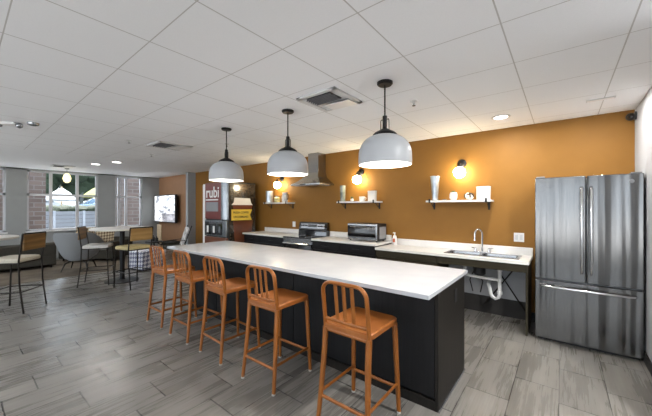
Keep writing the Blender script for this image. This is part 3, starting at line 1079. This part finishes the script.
for x in (-0.33, -0.25, -0.17, 0.17, 0.25, 0.33):
    MB().lathe([(0.017, 0), (0.014, -0.028), (0.001, -0.03)], (x, 0.462, 1.112), 14, 'y').build('knob', M['plastic_black'], bg)

# hood
t = thing('range_hood', 'stainless chimney range hood on the orange wall above the range', 'range hood', (-3.95, WY, -0.02))
ya = -0.46


def rect(hx, y0, z, hx2=None):
    return [(-hx, y0, z), (hx, y0, z), (hx, -0.001, z), (-hx, -0.001, z)]


MB().loft([rect(0.385, ya, 1.955), rect(0.385, ya, 1.985)]).build('canopy_rim', M['steel2'], t, bevel=0.003)
MB().loft([rect(0.38, ya + 0.005, 1.985), rect(0.30, ya + 0.10, 2.04), rect(0.20, ya + 0.17, 2.12), [(-0.105, ya + 0.21, 2.22), (0.175, ya + 0.21, 2.22), (0.175, -0.001, 2.22), (-0.105, -0.001, 2.22)]]).build('canopy', M['steel2'], t)
B((-0.10, ya + 0.215, 2.22), (0.17, -0.001, CZ + 0.019)).build('chimney', M['steel2'], t, bevel=0.003)
B((-0.32, ya + 0.06, 1.945), (0.32, -0.06, 1.956)).build('filter', M['display_grey'], t)
B((-0.12, ya - 0.006, 1.962), (0.02, ya + 0.001, 1.978)).build('switch_panel', M['plastic_black'], t)

# toaster oven
t = thing('toaster_oven', 'black and stainless toaster oven on the white worktop', 'toaster oven', (-2.685, 4.46, 0.916))
hx = 0.30
B((-hx, -0.11, 0.018), (hx, 0.20, 0.30)).build('body', M['plastic_black'], t, bevel=0.008)
B((-hx + 0.005, -0.122, 0.02), (hx - 0.005, -0.109, 0.075)).build('lower_trim', M['steel2'], t, bevel=0.003)
B((-hx + 0.005, -0.122, 0.265), (hx - 0.005, -0.109, 0.297)).build('upper_trim', M['steel2'], t, bevel=0.003)
d = B((-hx + 0.005, -0.120, 0.078), (hx - 0.04, -0.109, 0.262)).build('door', M['black_gloss'], t)
MB().tube([(-0.22, -0.12, 0.245), (-0.22, -0.15, 0.245), (0.18, -0.15, 0.245), (0.18, -0.12, 0.245)], 0.007, 8).build('handle', M['handle_steel'], d)
B((hx - 0.037, -0.120, 0.078), (hx - 0.005, -0.109, 0.262)).build('side_trim', M['steel2'], t)
for x in (-0.26, 0.26):
    for y in (-0.08, 0.16):
        MB().cyl((x, y, 0), 0.014, 0.02, 12).build('foot', M['plastic_black'], t)
B((hx, -0.05, 0.05), (hx + 0.002, 0.18, 0.25)).build('side_vent', M['display_grey'], t)

# soap bottle
t = thing('soap_bottle', 'small white pump bottle on the low worktop beside the toaster oven', 'bottle', (-2.20, 4.60, 0.866))
MB().lathe([(0.03, 0), (0.034, 0.008), (0.034, 0.13), (0.026, 0.155), (0.014, 0.165)], (0, 0, 0), 20).build('bottle_body', M['white_plastic'], t)
B((-0.02, -0.036, 0.05), (0.02, -0.033, 0.11)).build('label_patch', mat('label_orange', (0.55, 0.12, 0.05), 0.5), t)
mb = MB().cyl((0, 0, 0.165), 0.008, 0.035, 10)
mb.box((-0.03, -0.008, 0.195), (0.012, 0.008, 0.208))
mb.build('pump', M['white_plastic'], t)

# outlets
for x, z, lb in ((-0.455, 1.095, 'white double outlet plate on the orange wall above the sink counter end'), (-4.69, 1.12, 'white outlet plate on the orange wall left of the range')):
    big = x > -2
    t = thing('outlet_plate', lb, 'outlet', (x, WY, z), 0, 'outlet plates on the orange wall')
    hw = 0.058 if big else 0.045
    B((-hw, -0.006, -0.06), (hw, 0, 0.06)).build('plate', M['white_plastic'], t, bevel=0.002)
    for s in ((-1, 1) if big else (0,)):
        B((s * 0.026 - 0.017, -0.009, -0.035), (s * 0.026 + 0.017, -0.005, 0.035)).build('socket', M['print_white'] if not big else M['vent'], t)

# ================================================================== FRIDGE
FX0, FX1, FFY, FH = -0.244, 0.615, 4.12, 1.83
t = thing('refrigerator', 'tall stainless french-door refrigerator against the white wall', 'refrigerator', (0, 0, 0))
B((FX0 + 0.005, FFY + 0.05, 0.02), (FX1 - 0.005, WY - 0.01, FH - 0.02)).build('cabinet', M['display_grey'], t, bevel=0.004)
B((FX0 + 0.02, FFY + 0.06, 0.0), (FX1 - 0.02, WY - 0.03, 0.03)).build('base_grille', M['plastic_black'], t)
xm = 0.197


def door(x0, x1, z0, z1, name):
    return B((x0, FFY, z0), (x1, FFY + 0.045, z1)).build(name, M['steel'], t, bevel=0.008, seg=3)


dl = door(FX0, xm - 0.004, 0.700, FH, 'door')
dr = door(xm + 0.004, FX1, 0.700, FH, 'door')
fz = door(FX0, FX1, 0.035, 0.685, 'freezer_drawer')
for d, x in ((dl, xm - 0.038), (dr, xm + 0.038)):
    MB().tube([(x, FFY + 0.002, 0.80), (x, FFY - 0.035, 0.815), (x, FFY - 0.050, 0.86), (x, FFY - 0.055, 1.25), (x, FFY - 0.050, 1.65), (x, FFY - 0.035, 1.695), (x, FFY + 0.002, 1.71)], 0.0125, 12).build('handle', M['handle_steel'], d)
MB().tube([(FX0 + 0.055, FFY + 0.002, 0.625), (FX0 + 0.07, FFY - 0.035, 0.625), (FX0 + 0.11, FFY - 0.052, 0.625), (xm, FFY - 0.058, 0.625), (FX1 - 0.11, FFY - 0.052, 0.625), (FX1 - 0.07, FFY - 0.035, 0.625), (FX1 - 0.055, FFY + 0.002, 0.625)], 0.0125, 12).build('handle', M['handle_steel'], fz)
MB().lathe([(0.001, -0.003), (0.019, -0.003), (0.021, 0.001)], (0.53, FFY, 1.755), 22, 'y').build('badge', M['display_grey'], dr)
for x in (FX0 + 0.05, FX1 - 0.05):
    B((x - 0.04, FFY + 0.01, FH), (x + 0.04, FFY + 0.10, FH + 0.015)).build('hinge_cover', M['display_grey'], t, bevel=0.004)

t = thing('security_camera', 'small black wall-mounted camera pod at the top of the white wall', 'camera', (WX - 0.0, 4.62, 2.50))
MB().lathe([(0.045, 0), (0.045, -0.015), (0.03, -0.02)], (0, 0, 0), 18, 'x').build('mount', M['plastic_black'], t)
MB().ball((-0.045, -0.01, -0.01), 0.042).build('housing', M['plastic_black'], t)
MB().lathe([(0.001, -0.002), (0.02, -0.002), (0.022, 0.01)], (-0.055, -0.05, -0.015), 14, 'y').build('lens', M['black_gloss'], t)

# ================================================================== SHELVES + SCONCES
def make_shelf(x0, x1, z, label):
    t = thing('wall_shelf', label, 'shelf', ((x0 + x1) / 2, WY, z), 0, 'white wall shelves with black brackets')
    w = (x1 - x0) / 2
    B((-w, -0.215, 0), (w, 0, 0.028)).build('board', M['white_plastic'], t, bevel=0.003)
    for s in (-1, 1):
        x = s * (w - 0.06)
        mb = MB()
        mb.box((x - 0.012, -0.225, -0.008), (x + 0.012, 0, 0.0))
        mb.box((x - 0.012, -0.232, -0.008), (x + 0.012, -0.224, 0.05))
        mb.box((x - 0.012, -0.012, -0.11), (x + 0.012, 0, 0.0))
        mb.tube([(x, -0.005, -0.10), (x, -0.15, -0.008)], 0.006, 8)
        mb.build('bracket', M['black'], t)
    return t


make_shelf(-1.64, -0.75, 1.575, 'white wall shelf above the sink, nearest to the fridge')
make_shelf(-3.35, -2.49, 1.58, 'white wall shelf above the toaster oven')
make_shelf(-5.50, -4.66, 1.58, 'white wall shelf left of the range hood')
SZ = 1.609
IY = 4.60


def vase(x, r0, r1, h, m, label, name='tall_vase'):
    t = thing(name, label, 'vase', (x, IY, SZ - (0.005 if x > -2 else 0)))
    MB().lathe([(r0 * 0.9, 0), (r0, 0.006), (r0 * 1.0, 0.06), (r0 + (r1 - r0) * 0.45, h * 0.6), (r1, h), (r1 - 0.006, h), (r0 + (r1 - r0) * 0.45 - 0.006, h * 0.6), (r0 - 0.008, 0.06), (0.001, 0.05)], (0, 0, 0), 28).build('body', m, t)
    MB().lathe([(r1 - 0.003, -0.004), (r1 + 0.004, 0), (r1 - 0.003, 0.004)], (0, 0, h), 28, caps=False).build('rim', m, t)
    return t


vase(-1.53, 0.045, 0.072, 0.37, M['galv'], 'tall blue-grey galvanised vase on the shelf above the sink')
vase(-3.27, 0.050, 0.056, 0.30, M['smoke'], 'tall smoky green-grey vase on the shelf above the toaster oven')


def plant_pot(x, r, h, label, m=None, bush=0.05, n=10):
    t = thing('potted_succulent', label, 'potted plant', (x, IY, SZ - (0.005 if x > -2 else 0)))
    MB().lathe([(r * 0.7, 0), (r, h * 0.3), (r * 1.0, h * 0.7), (r * 0.82, h), (r * 0.72, h), (r * 0.72, h * 0.85), (0.001, h * 0.85)], (0, 0, 0), 24).build('pot', m or M['white_ceramic'], t)
    MB().cyl((0, 0, h * 0.85), r * 0.7, 0.004, 18).build('soil', M['soil'], t)
    mb = MB()
    rnd = random.Random(int(-x * 100))
    for k in range(n):
        a = 2 * PI * k / n + rnd.uniform(-0.2, 0.2)
        rr = rnd.uniform(0.4, 1.0)
        top = Vector((math.cos(a) * bush * rr, math.sin(a) * bush * rr, h + bush * rnd.uniform(0.3, 1.0)))
        base = Vector((math.cos(a) * 0.008, math.sin(a) * 0.008, h * 0.86))
        mb.tube([base, (base + top) / 2 + Vector((0, 0, 0.01)), top], [0.005, 0.009, 0.001], 6, 0.45)
    mb.build('leaves', M['leaf'], t)
    return t


plant_pot(-1.26, 0.055, 0.115, 'round white pot with a dark succulent on the shelf above the sink', bush=0.03)
plant_pot(-3.06, 0.032, 0.05, 'tiny white pot with a green succulent on the shelf above the toaster oven', bush=0.045)
# small dark dish
t = thing('small_dish', 'small low grey dish between the tall vase and the white pot', 'dish', (-1.385, IY - 0.02, SZ - 0.005))
MB().lathe([(0.02, 0), (0.035, 0.012), (0.032, 0.013), (0.018, 0.005), (0.001, 0.004)], (0, 0, 0), 18).build('bowl', M['silver'], t)
# knot ornament: white dish with black looped strands
t = thing('knot_ornament', 'black and white knotted ornament on the shelf above the sink', 'ornament', (-1.04, IY, SZ - 0.005))
MB().ball((0, 0, 0.035), 0.052, 0.66).build('ball', M['white_ceramic'], t)
for k in range(3):
    a0 = k * PI / 3
    pts = [(0.058 * math.cos(u) * math.cos(a0) - 0.01, 0.058 * math.cos(u) * math.sin(a0), 0.058 + 0.040 * math.sin(u)) for u in [2 * PI * i / 18 for i in range(18)]]
    MB().tube(pts, 0.010, 8, closed=True).build('loop', M['plastic_black'] if k != 1 else M['white_ceramic'], t)


def canister(x, hw, h, label, name='square_canister'):
    t = thing(name, label, 'canister', (x, IY, SZ - (0.005 if x > -2 else 0)))
    o = rrect(-hw, -0.045, hw, 0.045, 0.02, 4)
    lp = lambda k, z: [(a * k, b * k, z) for a, b in o]
    MB().loft([lp(0.93, 0), lp(0.97, 0.01), lp(1.0, h * 0.9), lp(0.98, h - 0.004)]).build('body', M['white_ceramic'], t)
    MB().loft([lp(1.02, h - 0.004), lp(1.04, h + 0.004), lp(1.03, h + 0.015), lp(0.9, h + 0.018)]).build('lid', M['white_ceramic'], t)
    return t


canister(-0.86, 0.088, 0.170, 'wide white ceramic canister at the fridge end of the shelf above the sink')
canister(-2.63, 0.075, 0.165, 'wide white ceramic canister on the shelf above the toaster oven')
t = thing('white_mug', 'squat white cup on the shelf above the toaster oven', 'cup', (-2.84, IY, SZ))
MB().lathe([(0.04, 0), (0.052, 0.008), (0.056, 0.085), (0.052, 0.085), (0.048, 0.012), (0.001, 0.01)], (0, 0, 0), 24).build('cup_body', M['white_ceramic'], t)
MB().tube([(0.054, 0, 0.07), (0.08, 0, 0.065), (0.085, 0, 0.04), (0.053, 0, 0.025)], 0.006, 8).build('handle', M['white_ceramic'], t)
vase(-5.38, 0.085, 0.088, 0.27, M['galv'], 'wide blue-grey metal jar on the shelf left of the range hood', 'metal_jar')
t = thing('glass_jar', 'low yellow-green glass jar in the middle of the left shelf', 'jar', (-5.12, IY, SZ))
MB().lathe([(0.06, 0), (0.07, 0.02), (0.072, 0.10), (0.05, 0.12), (0.05, 0.13)], (0, 0, 0), 22).build('body', M['jar_green'], t)
MB().lathe([(0.052, 0.13), (0.054, 0.15), (0.001, 0.155)], (0, 0, 0), 22).build('lid', M['silver'], t)
t = thing('ceramic_jug', 'white ceramic jug on the shelf left of the range hood', 'jug', (-4.86, IY, SZ))
MB().lathe([(0.055, 0), (0.068, 0.02), (0.072, 0.12), (0.055, 0.18), (0.062, 0.22), (0.056, 0.22), (0.05, 0.18), (0.001, 0.03)], (0, 0, 0), 24).build('body', M['white_ceramic'], t)
MB().tube([(0.06, 0, 0.19), (0.11, 0, 0.17), (0.115, 0, 0.11), (0.07, 0, 0.06)], 0.008, 8).build('handle', M['black'], t)


def sconce(x, z, label):
    t = thing('globe_sconce', label, 'wall lamp', (x, WY, z), 0, 'globe wall lamps above the shelves')
    MB().lathe([(0.062, -0.0), (0.062, -0.018), (0.05, -0.026), (0.001, -0.027)], (0, 0, 0), 28, 'y').build('wall_plate', M['black'], t)
    MB().tube([(0, -0.02, 0), (0, -0.13, 0), (0, -0.15, -0.015), (0, -0.15, -0.05)], 0.012, 10).build('arm', M['black'], t)
    MB().lathe([(0.026, 0), (0.034, -0.03), (0.034, -0.045)], (0, -0.15, -0.03), 20).build('socket', M['black'], t)
    MB().ball((0, -0.15, -0.145), 0.082).build('globe', M['globe'], t)
    return t


sconce(-1.17, 2.15, 'lit globe sconce with black mount above the sink shelf')
sconce(-2.93, 2.15, 'lit globe sconce with black mount above the toaster oven shelf')
sconce(-5.08, 2.15, 'lit globe sconce with black mount left of the range hood')

# ================================================================== COFFEE KIOSK
KX0, KX1, KY0, KH = -6.90, -5.86, 3.82, 2.08
t = thing('coffee_kiosk', 'tall red and silver self-serve coffee kiosk with a cup picture on its side', 'vending machine', (0, 0, 0))
B((KX0, KY0, 0.0), (KX1 - 0.012, 4.57, KH)).build('cabinet', M['plastic_black'], t, bevel=0.01)
sd = B((KX1 - 0.012, KY0 + 0.02, 0.05), (KX1, 4.56, KH - 0.03)).build('side_graphic', M['kiosk_side'], t)
# cup picture on the side (flat print, thin relief)
xs_ = KX1


def side_poly(poly, m, name, d=0.004, off=0.0):
    return MB().prism(poly, 'x', xs_ + off, xs_ + off + d).build(name, m, sd)


side_poly([(3.95, 1.61), (3.97, 1.72), (4.40, 1.71), (4.43, 1.61), (4.48, 1.55), (3.89, 1.55)], M['print_white'], 'cup_lid')
side_poly([(3.92, 1.545), (4.47, 1.545), (4.45, 1.455), (3.94, 1.455)], M['cup'], 'cup_sleeve')
side_poly([(3.93, 1.19), (4.48, 1.19), (4.42, 0.60), (3.99, 0.60)], M['red_dark'], 'cup_base')
side_poly([(3.89, 1.195), (4.45, 1.195), (4.40, 1.32), (4.46, 1.45), (3.89, 1.45)], M['yellow'], 'yellow_banner')
mx = Matrix.Translation((xs_ + 0.006, 4.145, 0)) @ Matrix.Rotation(PI / 2, 4, 'Z') @ Matrix.Rotation(PI / 2, 4, 'X')
for txt, z in (('FRESH COFFEE', 1.375), ('ON DEMAND', 1.272)):
    text_mesh(txt, 0.066, M['ink'], 'lettering', sd, Matrix.Translation((0, 0, z)) @ mx)
# front
fr = B((KX0 + 0.0, KY0 - 0.05, 0.05), (KX0 + 0.10, KY0, KH - 0.02)).build('white_edge', M['print_white'], t, bevel=0.02)
rp = B((KX0 + 0.10, KY0 - 0.04, 1.22), (KX1 - 0.24, KY0, KH)).build('red_panel', M['red'], t, bevel=0.01)
mx = Matrix.Translation((-6.46, KY0 - 0.045, 1.84)) @ Matrix.Rotation(PI / 2, 4, 'X')
text_mesh('rubi', 0.36, M['print_white'], 'logo', rp, mx)
B((KX0 + 0.16, KY0 - 0.047, 1.40), (KX1 - 0.36, KY0 - 0.038, 1.62)).build('touch_screen', M['display_grey'], rp)
B((KX0 + 0.14, KY0 - 0.044, 1.66), (KX1 - 0.36, KY0 - 0.038, 1.69)).build('stripe', M['print_white'], rp)
MB().prism([(KX1 - 0.24, KY0), (KX1 - 0.23, KY0 - 0.05), (KX1 - 0.16, KY0 - 0.08), (KX1 - 0.08, KY0 - 0.08), (KX1 - 0.02, KY0 - 0.04), (KX1, KY0)], 'z', 1.22, KH).build('silver_column', M['silver'], t)
dp = B((KX0 + 0.10, KY0 - 0.05, 0.82), (KX1 - 0.02, KY0, 1.20)).build('dispense_bay', M['silver'], t, bevel=0.008)
for k, (a, b) in enumerate(((0.15, 0.38), (0.42, 0.62), (0.66, 0.86))):
    p = B((KX0 + a, KY0 - 0.056, 0.86), (KX0 + b, KY0 - 0.049, 1.16)).build('cup_window', M['black_gloss'], dp)
    B((KX0 + a + 0.06, KY0 - 0.059, 0.90), (KX0 + a + 0.14, KY0 - 0.056, 1.06)).build('cup_picture', M['print_white'] if k != 2 else M['silver'], p)
B((KX0 + 0.10, KY0 - 0.05, 0.06), (KX1 - 0.01, KY0, 0.80)).build('lower_door', M['red_dark'], t, bevel=0.01)

# ================================================================== LOUNGE + DINING
tv = thing('television', 'large wall-mounted television with a bright picture on the orange lounge wall', 'television', (0, 0, 0))
B((-11.65, 4.52, 0.97), (-10.02, 4.60, 1.93)).build('housing', M['plastic_black'], tv, bevel=0.006)
B((-11.62, 4.515, 1.00), (-10.05, 4.521, 1.90)).build('screen', M['screen'], tv)
B((-11.1, 4.60, 1.2), (-10.5, 4.72, 1.7)).build('mount', M['black'], tv)

ped = MB()


def round_table(x, y, z, r, label, name='bar_table'):
    t = thing(name, label, 'table', (x, y, 0), 0)
    MB().lathe([(r - 0.01, z - 0.035), (r, z - 0.03), (r, z - 0.004), (r - 0.004, z)], (0, 0, 0), 48).build('tabletop', M['table_white'], t)
    MB().lathe([(0.30, 0), (0.30, 0.012), (0.06, 0.03), (0.04, 0.05)], (0, 0, 0), 36).build('base', M['black'], t)
    MB().cyl((0, 0, 0.04), 0.045, z - 0.09, 20).build('column', M['black'], t)
    MB().lathe([(0.045, z - 0.07), (0.16, z - 0.045), (0.16, z - 0.036)], (0, 0, 0), 24).build('top_plate', M['black'], t)
    return t


round_table(-7.05, 2.12, 1.08, 0.54, 'round white-topped bar table on a black disc base')
round_table(-6.95, 0.12, 1.04, 0.52, 'white-topped bar table at the edge of the view beside the wood-backed chair')


def bar_chair(x, y, rz, label, cushion, panel):
    """faces local +y"""
    t = thing('bar_chair', label, 'bar chair', (x, y, 0), rz, 'wood-backed bar chairs at the tables')
    hw = 0.215
    for s in (-1, 1):
        MB().tube([(s * hw, -0.26, 0.0), (s * hw, -0.21, 0.40), (s * hw, -0.20, 0.74), (s * hw, -0.25, 1.12)], 0.0125, 8, 0.8).build('leg', M['bronze'], t)
        MB().tube([(s * hw, 0.22, 0.0), (s * (hw - 0.01), 0.19, 0.73)], 0.0125, 8, 0.8).build('leg', M['bronze'], t)
    o = rrect(-hw - 0.005, -0.20, hw + 0.005, 0.215, 0.04, 4)
    lp = lambda k, z: [(a * k, b * k, z) for a, b in o]
    MB().loft([lp(0.95, 0.715), lp(0.99, 0.722), lp(1.0, 0.75), lp(0.96, 0.772), lp(0.8, 0.78)]).build('seat', cushion, t)
    B((-hw + 0.01, -0.258, 0.885), (hw - 0.01, -0.232, 1.108), ).build('back_panel', panel, t, bevel=0.006)
    MB().tube([(-hw, -0.25, 1.12), (hw, -0.25, 1.12)], 0.011, 8).build('top_rail', M['bronze'], t)
    mb = MB()
    mb.tube([(-hw, -0.225, 0.30), (-hw, 0.207, 0.30), (hw, 0.207, 0.30), (hw, -0.225, 0.30), (-hw, -0.225, 0.30)], 0.009, 8)
    mb.build('footrest', M['bronze'], t)
    B((-hw, -0.2, 0.70), (hw, 0.19, 0.715)).build('seat_frame', M['bronze'], t)
    return t


def face(dx, dy):
    return math.atan2(-dx, dy)


bar_chair(-6.25, 0.53, face(-0.65, -0.76), 'wood-backed bar chair with beige seat at the left edge table', M['cushion'], M['oak_dark'])
bar_chair(-7.12, 1.73, face(0.45, 0.89), 'wood-backed bar chair seen from the side, left of the round table', M['cushion_w'], M['oak_dark'])
bar_chair(-6.38, 2.10, face(-0.97, -0.25), 'honey wood-backed bar chair with straw seat in front of the round table', M['cushion_y'], M['oak'])
bar_chair(-6.95, -0.62, face(0, 1), 'bar chair beyond the left edge table, mostly out of view', M['cushion'], M['oak_dark'])

# rug
struct_r = MB().prism(rrect(-11.2, -2.0, -8.3, 3.25, 0.03, 3), 'z', 0.0005, 0.008)
tag(struct_r.build('area_rug', M['rug']), 'brown-grey area rug under the sofa by the windows', 'rug')


def sofa(x, y, rz, L, label):
    """faces local +y"""
    t = thing('sofa', label, 'sofa', (x, y, 0), rz, 'taupe sofas in the lounge')
    h = L / 2
    B((-h, -0.42, 0.08), (h, 0.42, 0.32)).build('base', M['sofa'], t, bevel=0.02)
    bk = MB().prism([(-0.42, 0.30), (-0.44, 0.60), (-0.30, 0.63), (-0.22, 0.42), (-0.22, 0.30)], 'x', -h, h).build('backrest', M['sofa'], t, bevel=0.03, seg=3)
    n = max(1, round((L - 0.3) / 0.75))
    w = (L - 0.34) / n
    for k in range(n):
        B((-h + 0.17 + k * w + 0.005, -0.22, 0.32), (-h + 0.17 + (k + 1) * w - 0.005, 0.43, 0.46)).build('seat_cushion', M['sofa_arm'], t, bevel=0.03, seg=3)
    for s in (-1, 1):
        a, b = sorted((s * h, s * (h - 0.16)))
        B((a, -0.42, 0.30), (b, 0.40, 0.56)).build('armrest', M['sofa'], t, bevel=0.03, seg=3)
    for sx in (-1, 1):
        for sy in (-1, 1):
            MB().cyl((sx * (h - 0.08), sy * 0.34, 0.012), 0.02, 0.07, 10).build('leg', M['bronze'], t)
    return t


sofa(-10.25, 0.35, PI / 2, 2.4, 'long taupe sofa on the rug, its back toward the dining chairs')
sofa(-10.46, 2.53, face(0.625, -0.781), 1.5, 'shorter taupe sofa behind the round table with patterned cushions')


def pillow(x, y, z, rz, w, h, m, label, tilt=0.25, name='throw_pillow'):
    n = 10
    rows = []
    mb = MB()
    V = {}
    for side in (-1, 1):
        for i in range(n + 1):
            for j in range(n + 1):
                u, v = i / n * 2 - 1, j / n * 2 - 1
                edge = abs(u) == 1 or abs(v) == 1
                if edge and side == 1:
                    V[side, i, j] = V[-1, i, j]
                    continue
                th = 0.075 * ((1 - u ** 4) * (1 - v ** 4)) ** 0.6
                k = 1 - 0.06 * (1 - abs(u)) * abs(v) - 0.06 * (1 - abs(v)) * abs(u)
                p = Vector((u * w / 2 * k, side * th, h / 2 + v * h / 2 * k))
                p = Matrix.Rotation(tilt, 3, 'X') @ p
                V[side, i, j] = mb.bm.verts.new(p)
    for side in (-1, 1):
        for i in range(n):
            for j in range(n):
                mb.bm.faces.new((V[side, i, j], V[side, i + 1, j], V[side, i + 1, j + 1], V[side, i, j + 1]))
    o = mb.build(name, m)
    o.location = (x, y, z)
    o.rotation_euler = (0, 0, rz)
    return tag(o, label, 'pillow')


pillow(-10.13, 1.20, 0.47, PI / 2, 0.40, 0.40, M['pillow_green'], 'moss green pillow leaning on the back of the long sofa')
pillow(-10.60, 2.24, 0.50, face(0.625, -0.781), 0.56, 0.44, M['pattern_brown'], 'brown geometric patterned pillow at the near end of the shorter sofa')
pillow(-10.06, 2.57, 0.50, face(0.625, -0.781), 0.56, 0.44, M['pattern_brown'], 'brown geometric patterned pillow toward the television end of the shorter sofa')

# grey tub lounge chair
t = thing('lounge_chair', 'pale grey felt tub lounge chair on dark splayed legs', 'lounge chair', (-9.00, 1.83, 0), face(-0.9, 0.55))
outer, inner = [], []
mb = MB()
n = 20
rows = []
for j in range(7):
    v = j / 6
    z = 0.30 + v * 0.62
    ring = []
    for i in range(n + 1):
        a = math.radians(180 + 20 - 220 * 0 + (i / n) * 140 + 0)   # back arc around -y
        a = math.radians(-90 - 105 + 210 * i / n)
        side = abs(i / n * 2 - 1)
        rr = 0.27 + 0.20 * v ** 0.7
        zz = z - (0.30 * v) * max(0, side - 0.45) / 0.55
        ring.append((Vector((rr * math.cos(a), rr * math.sin(a), zz)), Vector(((rr - 0.035) * math.cos(a), (rr - 0.035) * math.sin(a), zz))))
    rows.append(ring)
VO = [[mb.bm.verts.new(p[0]) for p in r] for r in rows]
VI = [[mb.bm.verts.new(p[1]) for p in r] for r in rows]
for j in range(6):
    for i in range(n):
        mb.bm.faces.new((VO[j][i], VO[j][i + 1], VO[j + 1][i + 1], VO[j + 1][i]))
        mb.bm.faces.new((VI[j][i], VI[j + 1][i], VI[j + 1][i + 1], VI[j][i + 1]))
    for i in (0, n):
        mb.bm.faces.new((VO[j][i], VO[j + 1][i], VI[j + 1][i], VI[j][i]))
for j in (0, 6):
    for i in range(n):
        mb.bm.faces.new((VO[j][i], VO[j][i + 1], VI[j][i + 1], VI[j][i]))
mb.build('shell', M['lounge'], t)
MB().lathe([(0.20, 0.25), (0.23, 0.28), (0.23, 0.31), (0.27, 0.42), (0.24, 0.44), (0.001, 0.445)], (0, 0, 0), 28).build('seat_cushion', M['lounge'], t)
for a in (45, 135, 225, 315):
    c, s_ = math.cos(math.radians(a)), math.sin(math.radians(a))
    MB().tube([(0.10 * c, 0.10 * s_, 0.26), (0.28 * c, 0.28 * s_, 0.20), (0.36 * c, 0.36 * s_, 0.013)], [0.02, 0.018, 0.012], 8).build('leg', M['bronze'], t)

# seats under the television
t = thing('wood_lounge_chair', 'pale wood-backed armchair under the television', 'armchair', (-9.45, 4.10, 0), face(0.2, 1))
B((-0.26, -0.30, 0.42), (0.26, -0.27, 0.98)).build('back_panel', M['pale_wood'], t, bevel=0.01)
B((-0.26, -0.28, 0.36), (0.26, 0.24, 0.45)).build('seat', M['sofa'], t, bevel=0.02)
for sx in (-1, 1):
    for sy in (-0.24, 0.22):
        MB().tube([(sx * 0.24, sy, 0.37), (sx * 0.26, sy * 1.15, 0.0)], [0.018, 0.012], 8).build('leg', M['pale_wood'], t)
t = thing('hide_chair', 'black-framed lounge chair draped with a mottled white hide', 'lounge chair', (-8.60, 3.84, 0), face(-0.25, -0.97))
t.scale = (0.85, 0.85, 0.95)
rot = Matrix.Rotation(0.35, 3, 'X')
MB().loft([[(-0.27, -0.22, 0.42), (0.27, -0.22, 0.42), (0.27, -0.42, 0.98), (-0.27, -0.42, 0.98)], [(-0.27, -0.27, 0.40), (0.27, -0.27, 0.40), (0.27, -0.47, 0.96), (-0.27, -0.47, 0.96)]]).build('backrest', M['pattern_rug'], t, bevel=0.015)
B((-0.28, -0.26, 0.36), (0.28, 0.28, 0.44)).build('seat', M['sofa'], t, bevel=0.02)
for sx in (-1, 1):
    MB().tube([(sx * 0.30, 0.28, 0.0), (sx * 0.30, 0.26, 0.55), (sx * 0.30, -0.28, 0.60), (sx * 0.30, -0.36, 0.0)], 0.014, 8).build('leg', M['black'], t)
    MB().tube([(sx * 0.29, -0.26, 0.40), (sx * 0.29, -0.50, 1.02)], 0.014, 8).build('back_post', M['black'], t)
t = thing('side_table', 'small black side table holding dark bottles near the pale wood chair', 'table', (-9.05, 3.50, 0))
MB().lathe([(0.22, 0.50), (0.225, 0.51), (0.225, 0.53), (0.22, 0.535)], (0, 0, 0), 28).build('tabletop', M['black'], t)
MB().cyl((0, 0, 0.02), 0.02, 0.49, 12).build('column', M['black'], t)
MB().lathe([(0.17, 0), (0.17, 0.012), (0.02, 0.025)], (0, 0, 0), 24).build('base', M['black'], t)
for k, (dx, dy, h) in enumerate(((-0.06, 0.0, 0.17), (0.05, 0.05, 0.14))):
    o = MB().lathe([(0.035, 0), (0.038, 0.01), (0.038, h * 0.6), (0.014, h * 0.78), (0.014, h)], (0, 0, 0), 16).build('dark_bottle', M['plastic_black'])
    o.location = (-9.05 + dx, 3.50 + dy, 0.535)
    tag(o, ['taller dark bottle on the small black side table', 'shorter dark bottle on the small black side table'][k], 'bottle')
t = thing('ottoman', 'blue and white patterned ottoman cube behind the bar chairs', 'ottoman', (-7.95, 2.92, 0), 0.2)
B((-0.30, -0.30, 0.03), (0.30, 0.30, 0.46)).build('cube', M['pattern_blue'], t, bevel=0.03, seg=3)
B((-0.26, -0.26, 0.0), (0.26, 0.26, 0.03)).build('base', M['black'], t)

# lantern pendant near the window
t = thing('lantern_pendant', 'small yellow lit lantern pendant hanging before the wide window', 'pendant lamp', (-10.9, 1.94, CZ))
MB().lathe([(0.05, 0), (0.05, -0.02), (0.005, -0.025)], (0, 0, 0), 18).build('ceiling_rose', M['black'], t)
MB().cyl((0, 0, -0.14), 0.004, 0.13, 8).build('cord', M['black'], t)
MB().lathe([(0.02, -0.13), (0.07, -0.19), (0.095, -0.28), (0.07, -0.37), (0.03, -0.40)], (0, 0, 0), 20).build('shade', M['basket'], t)
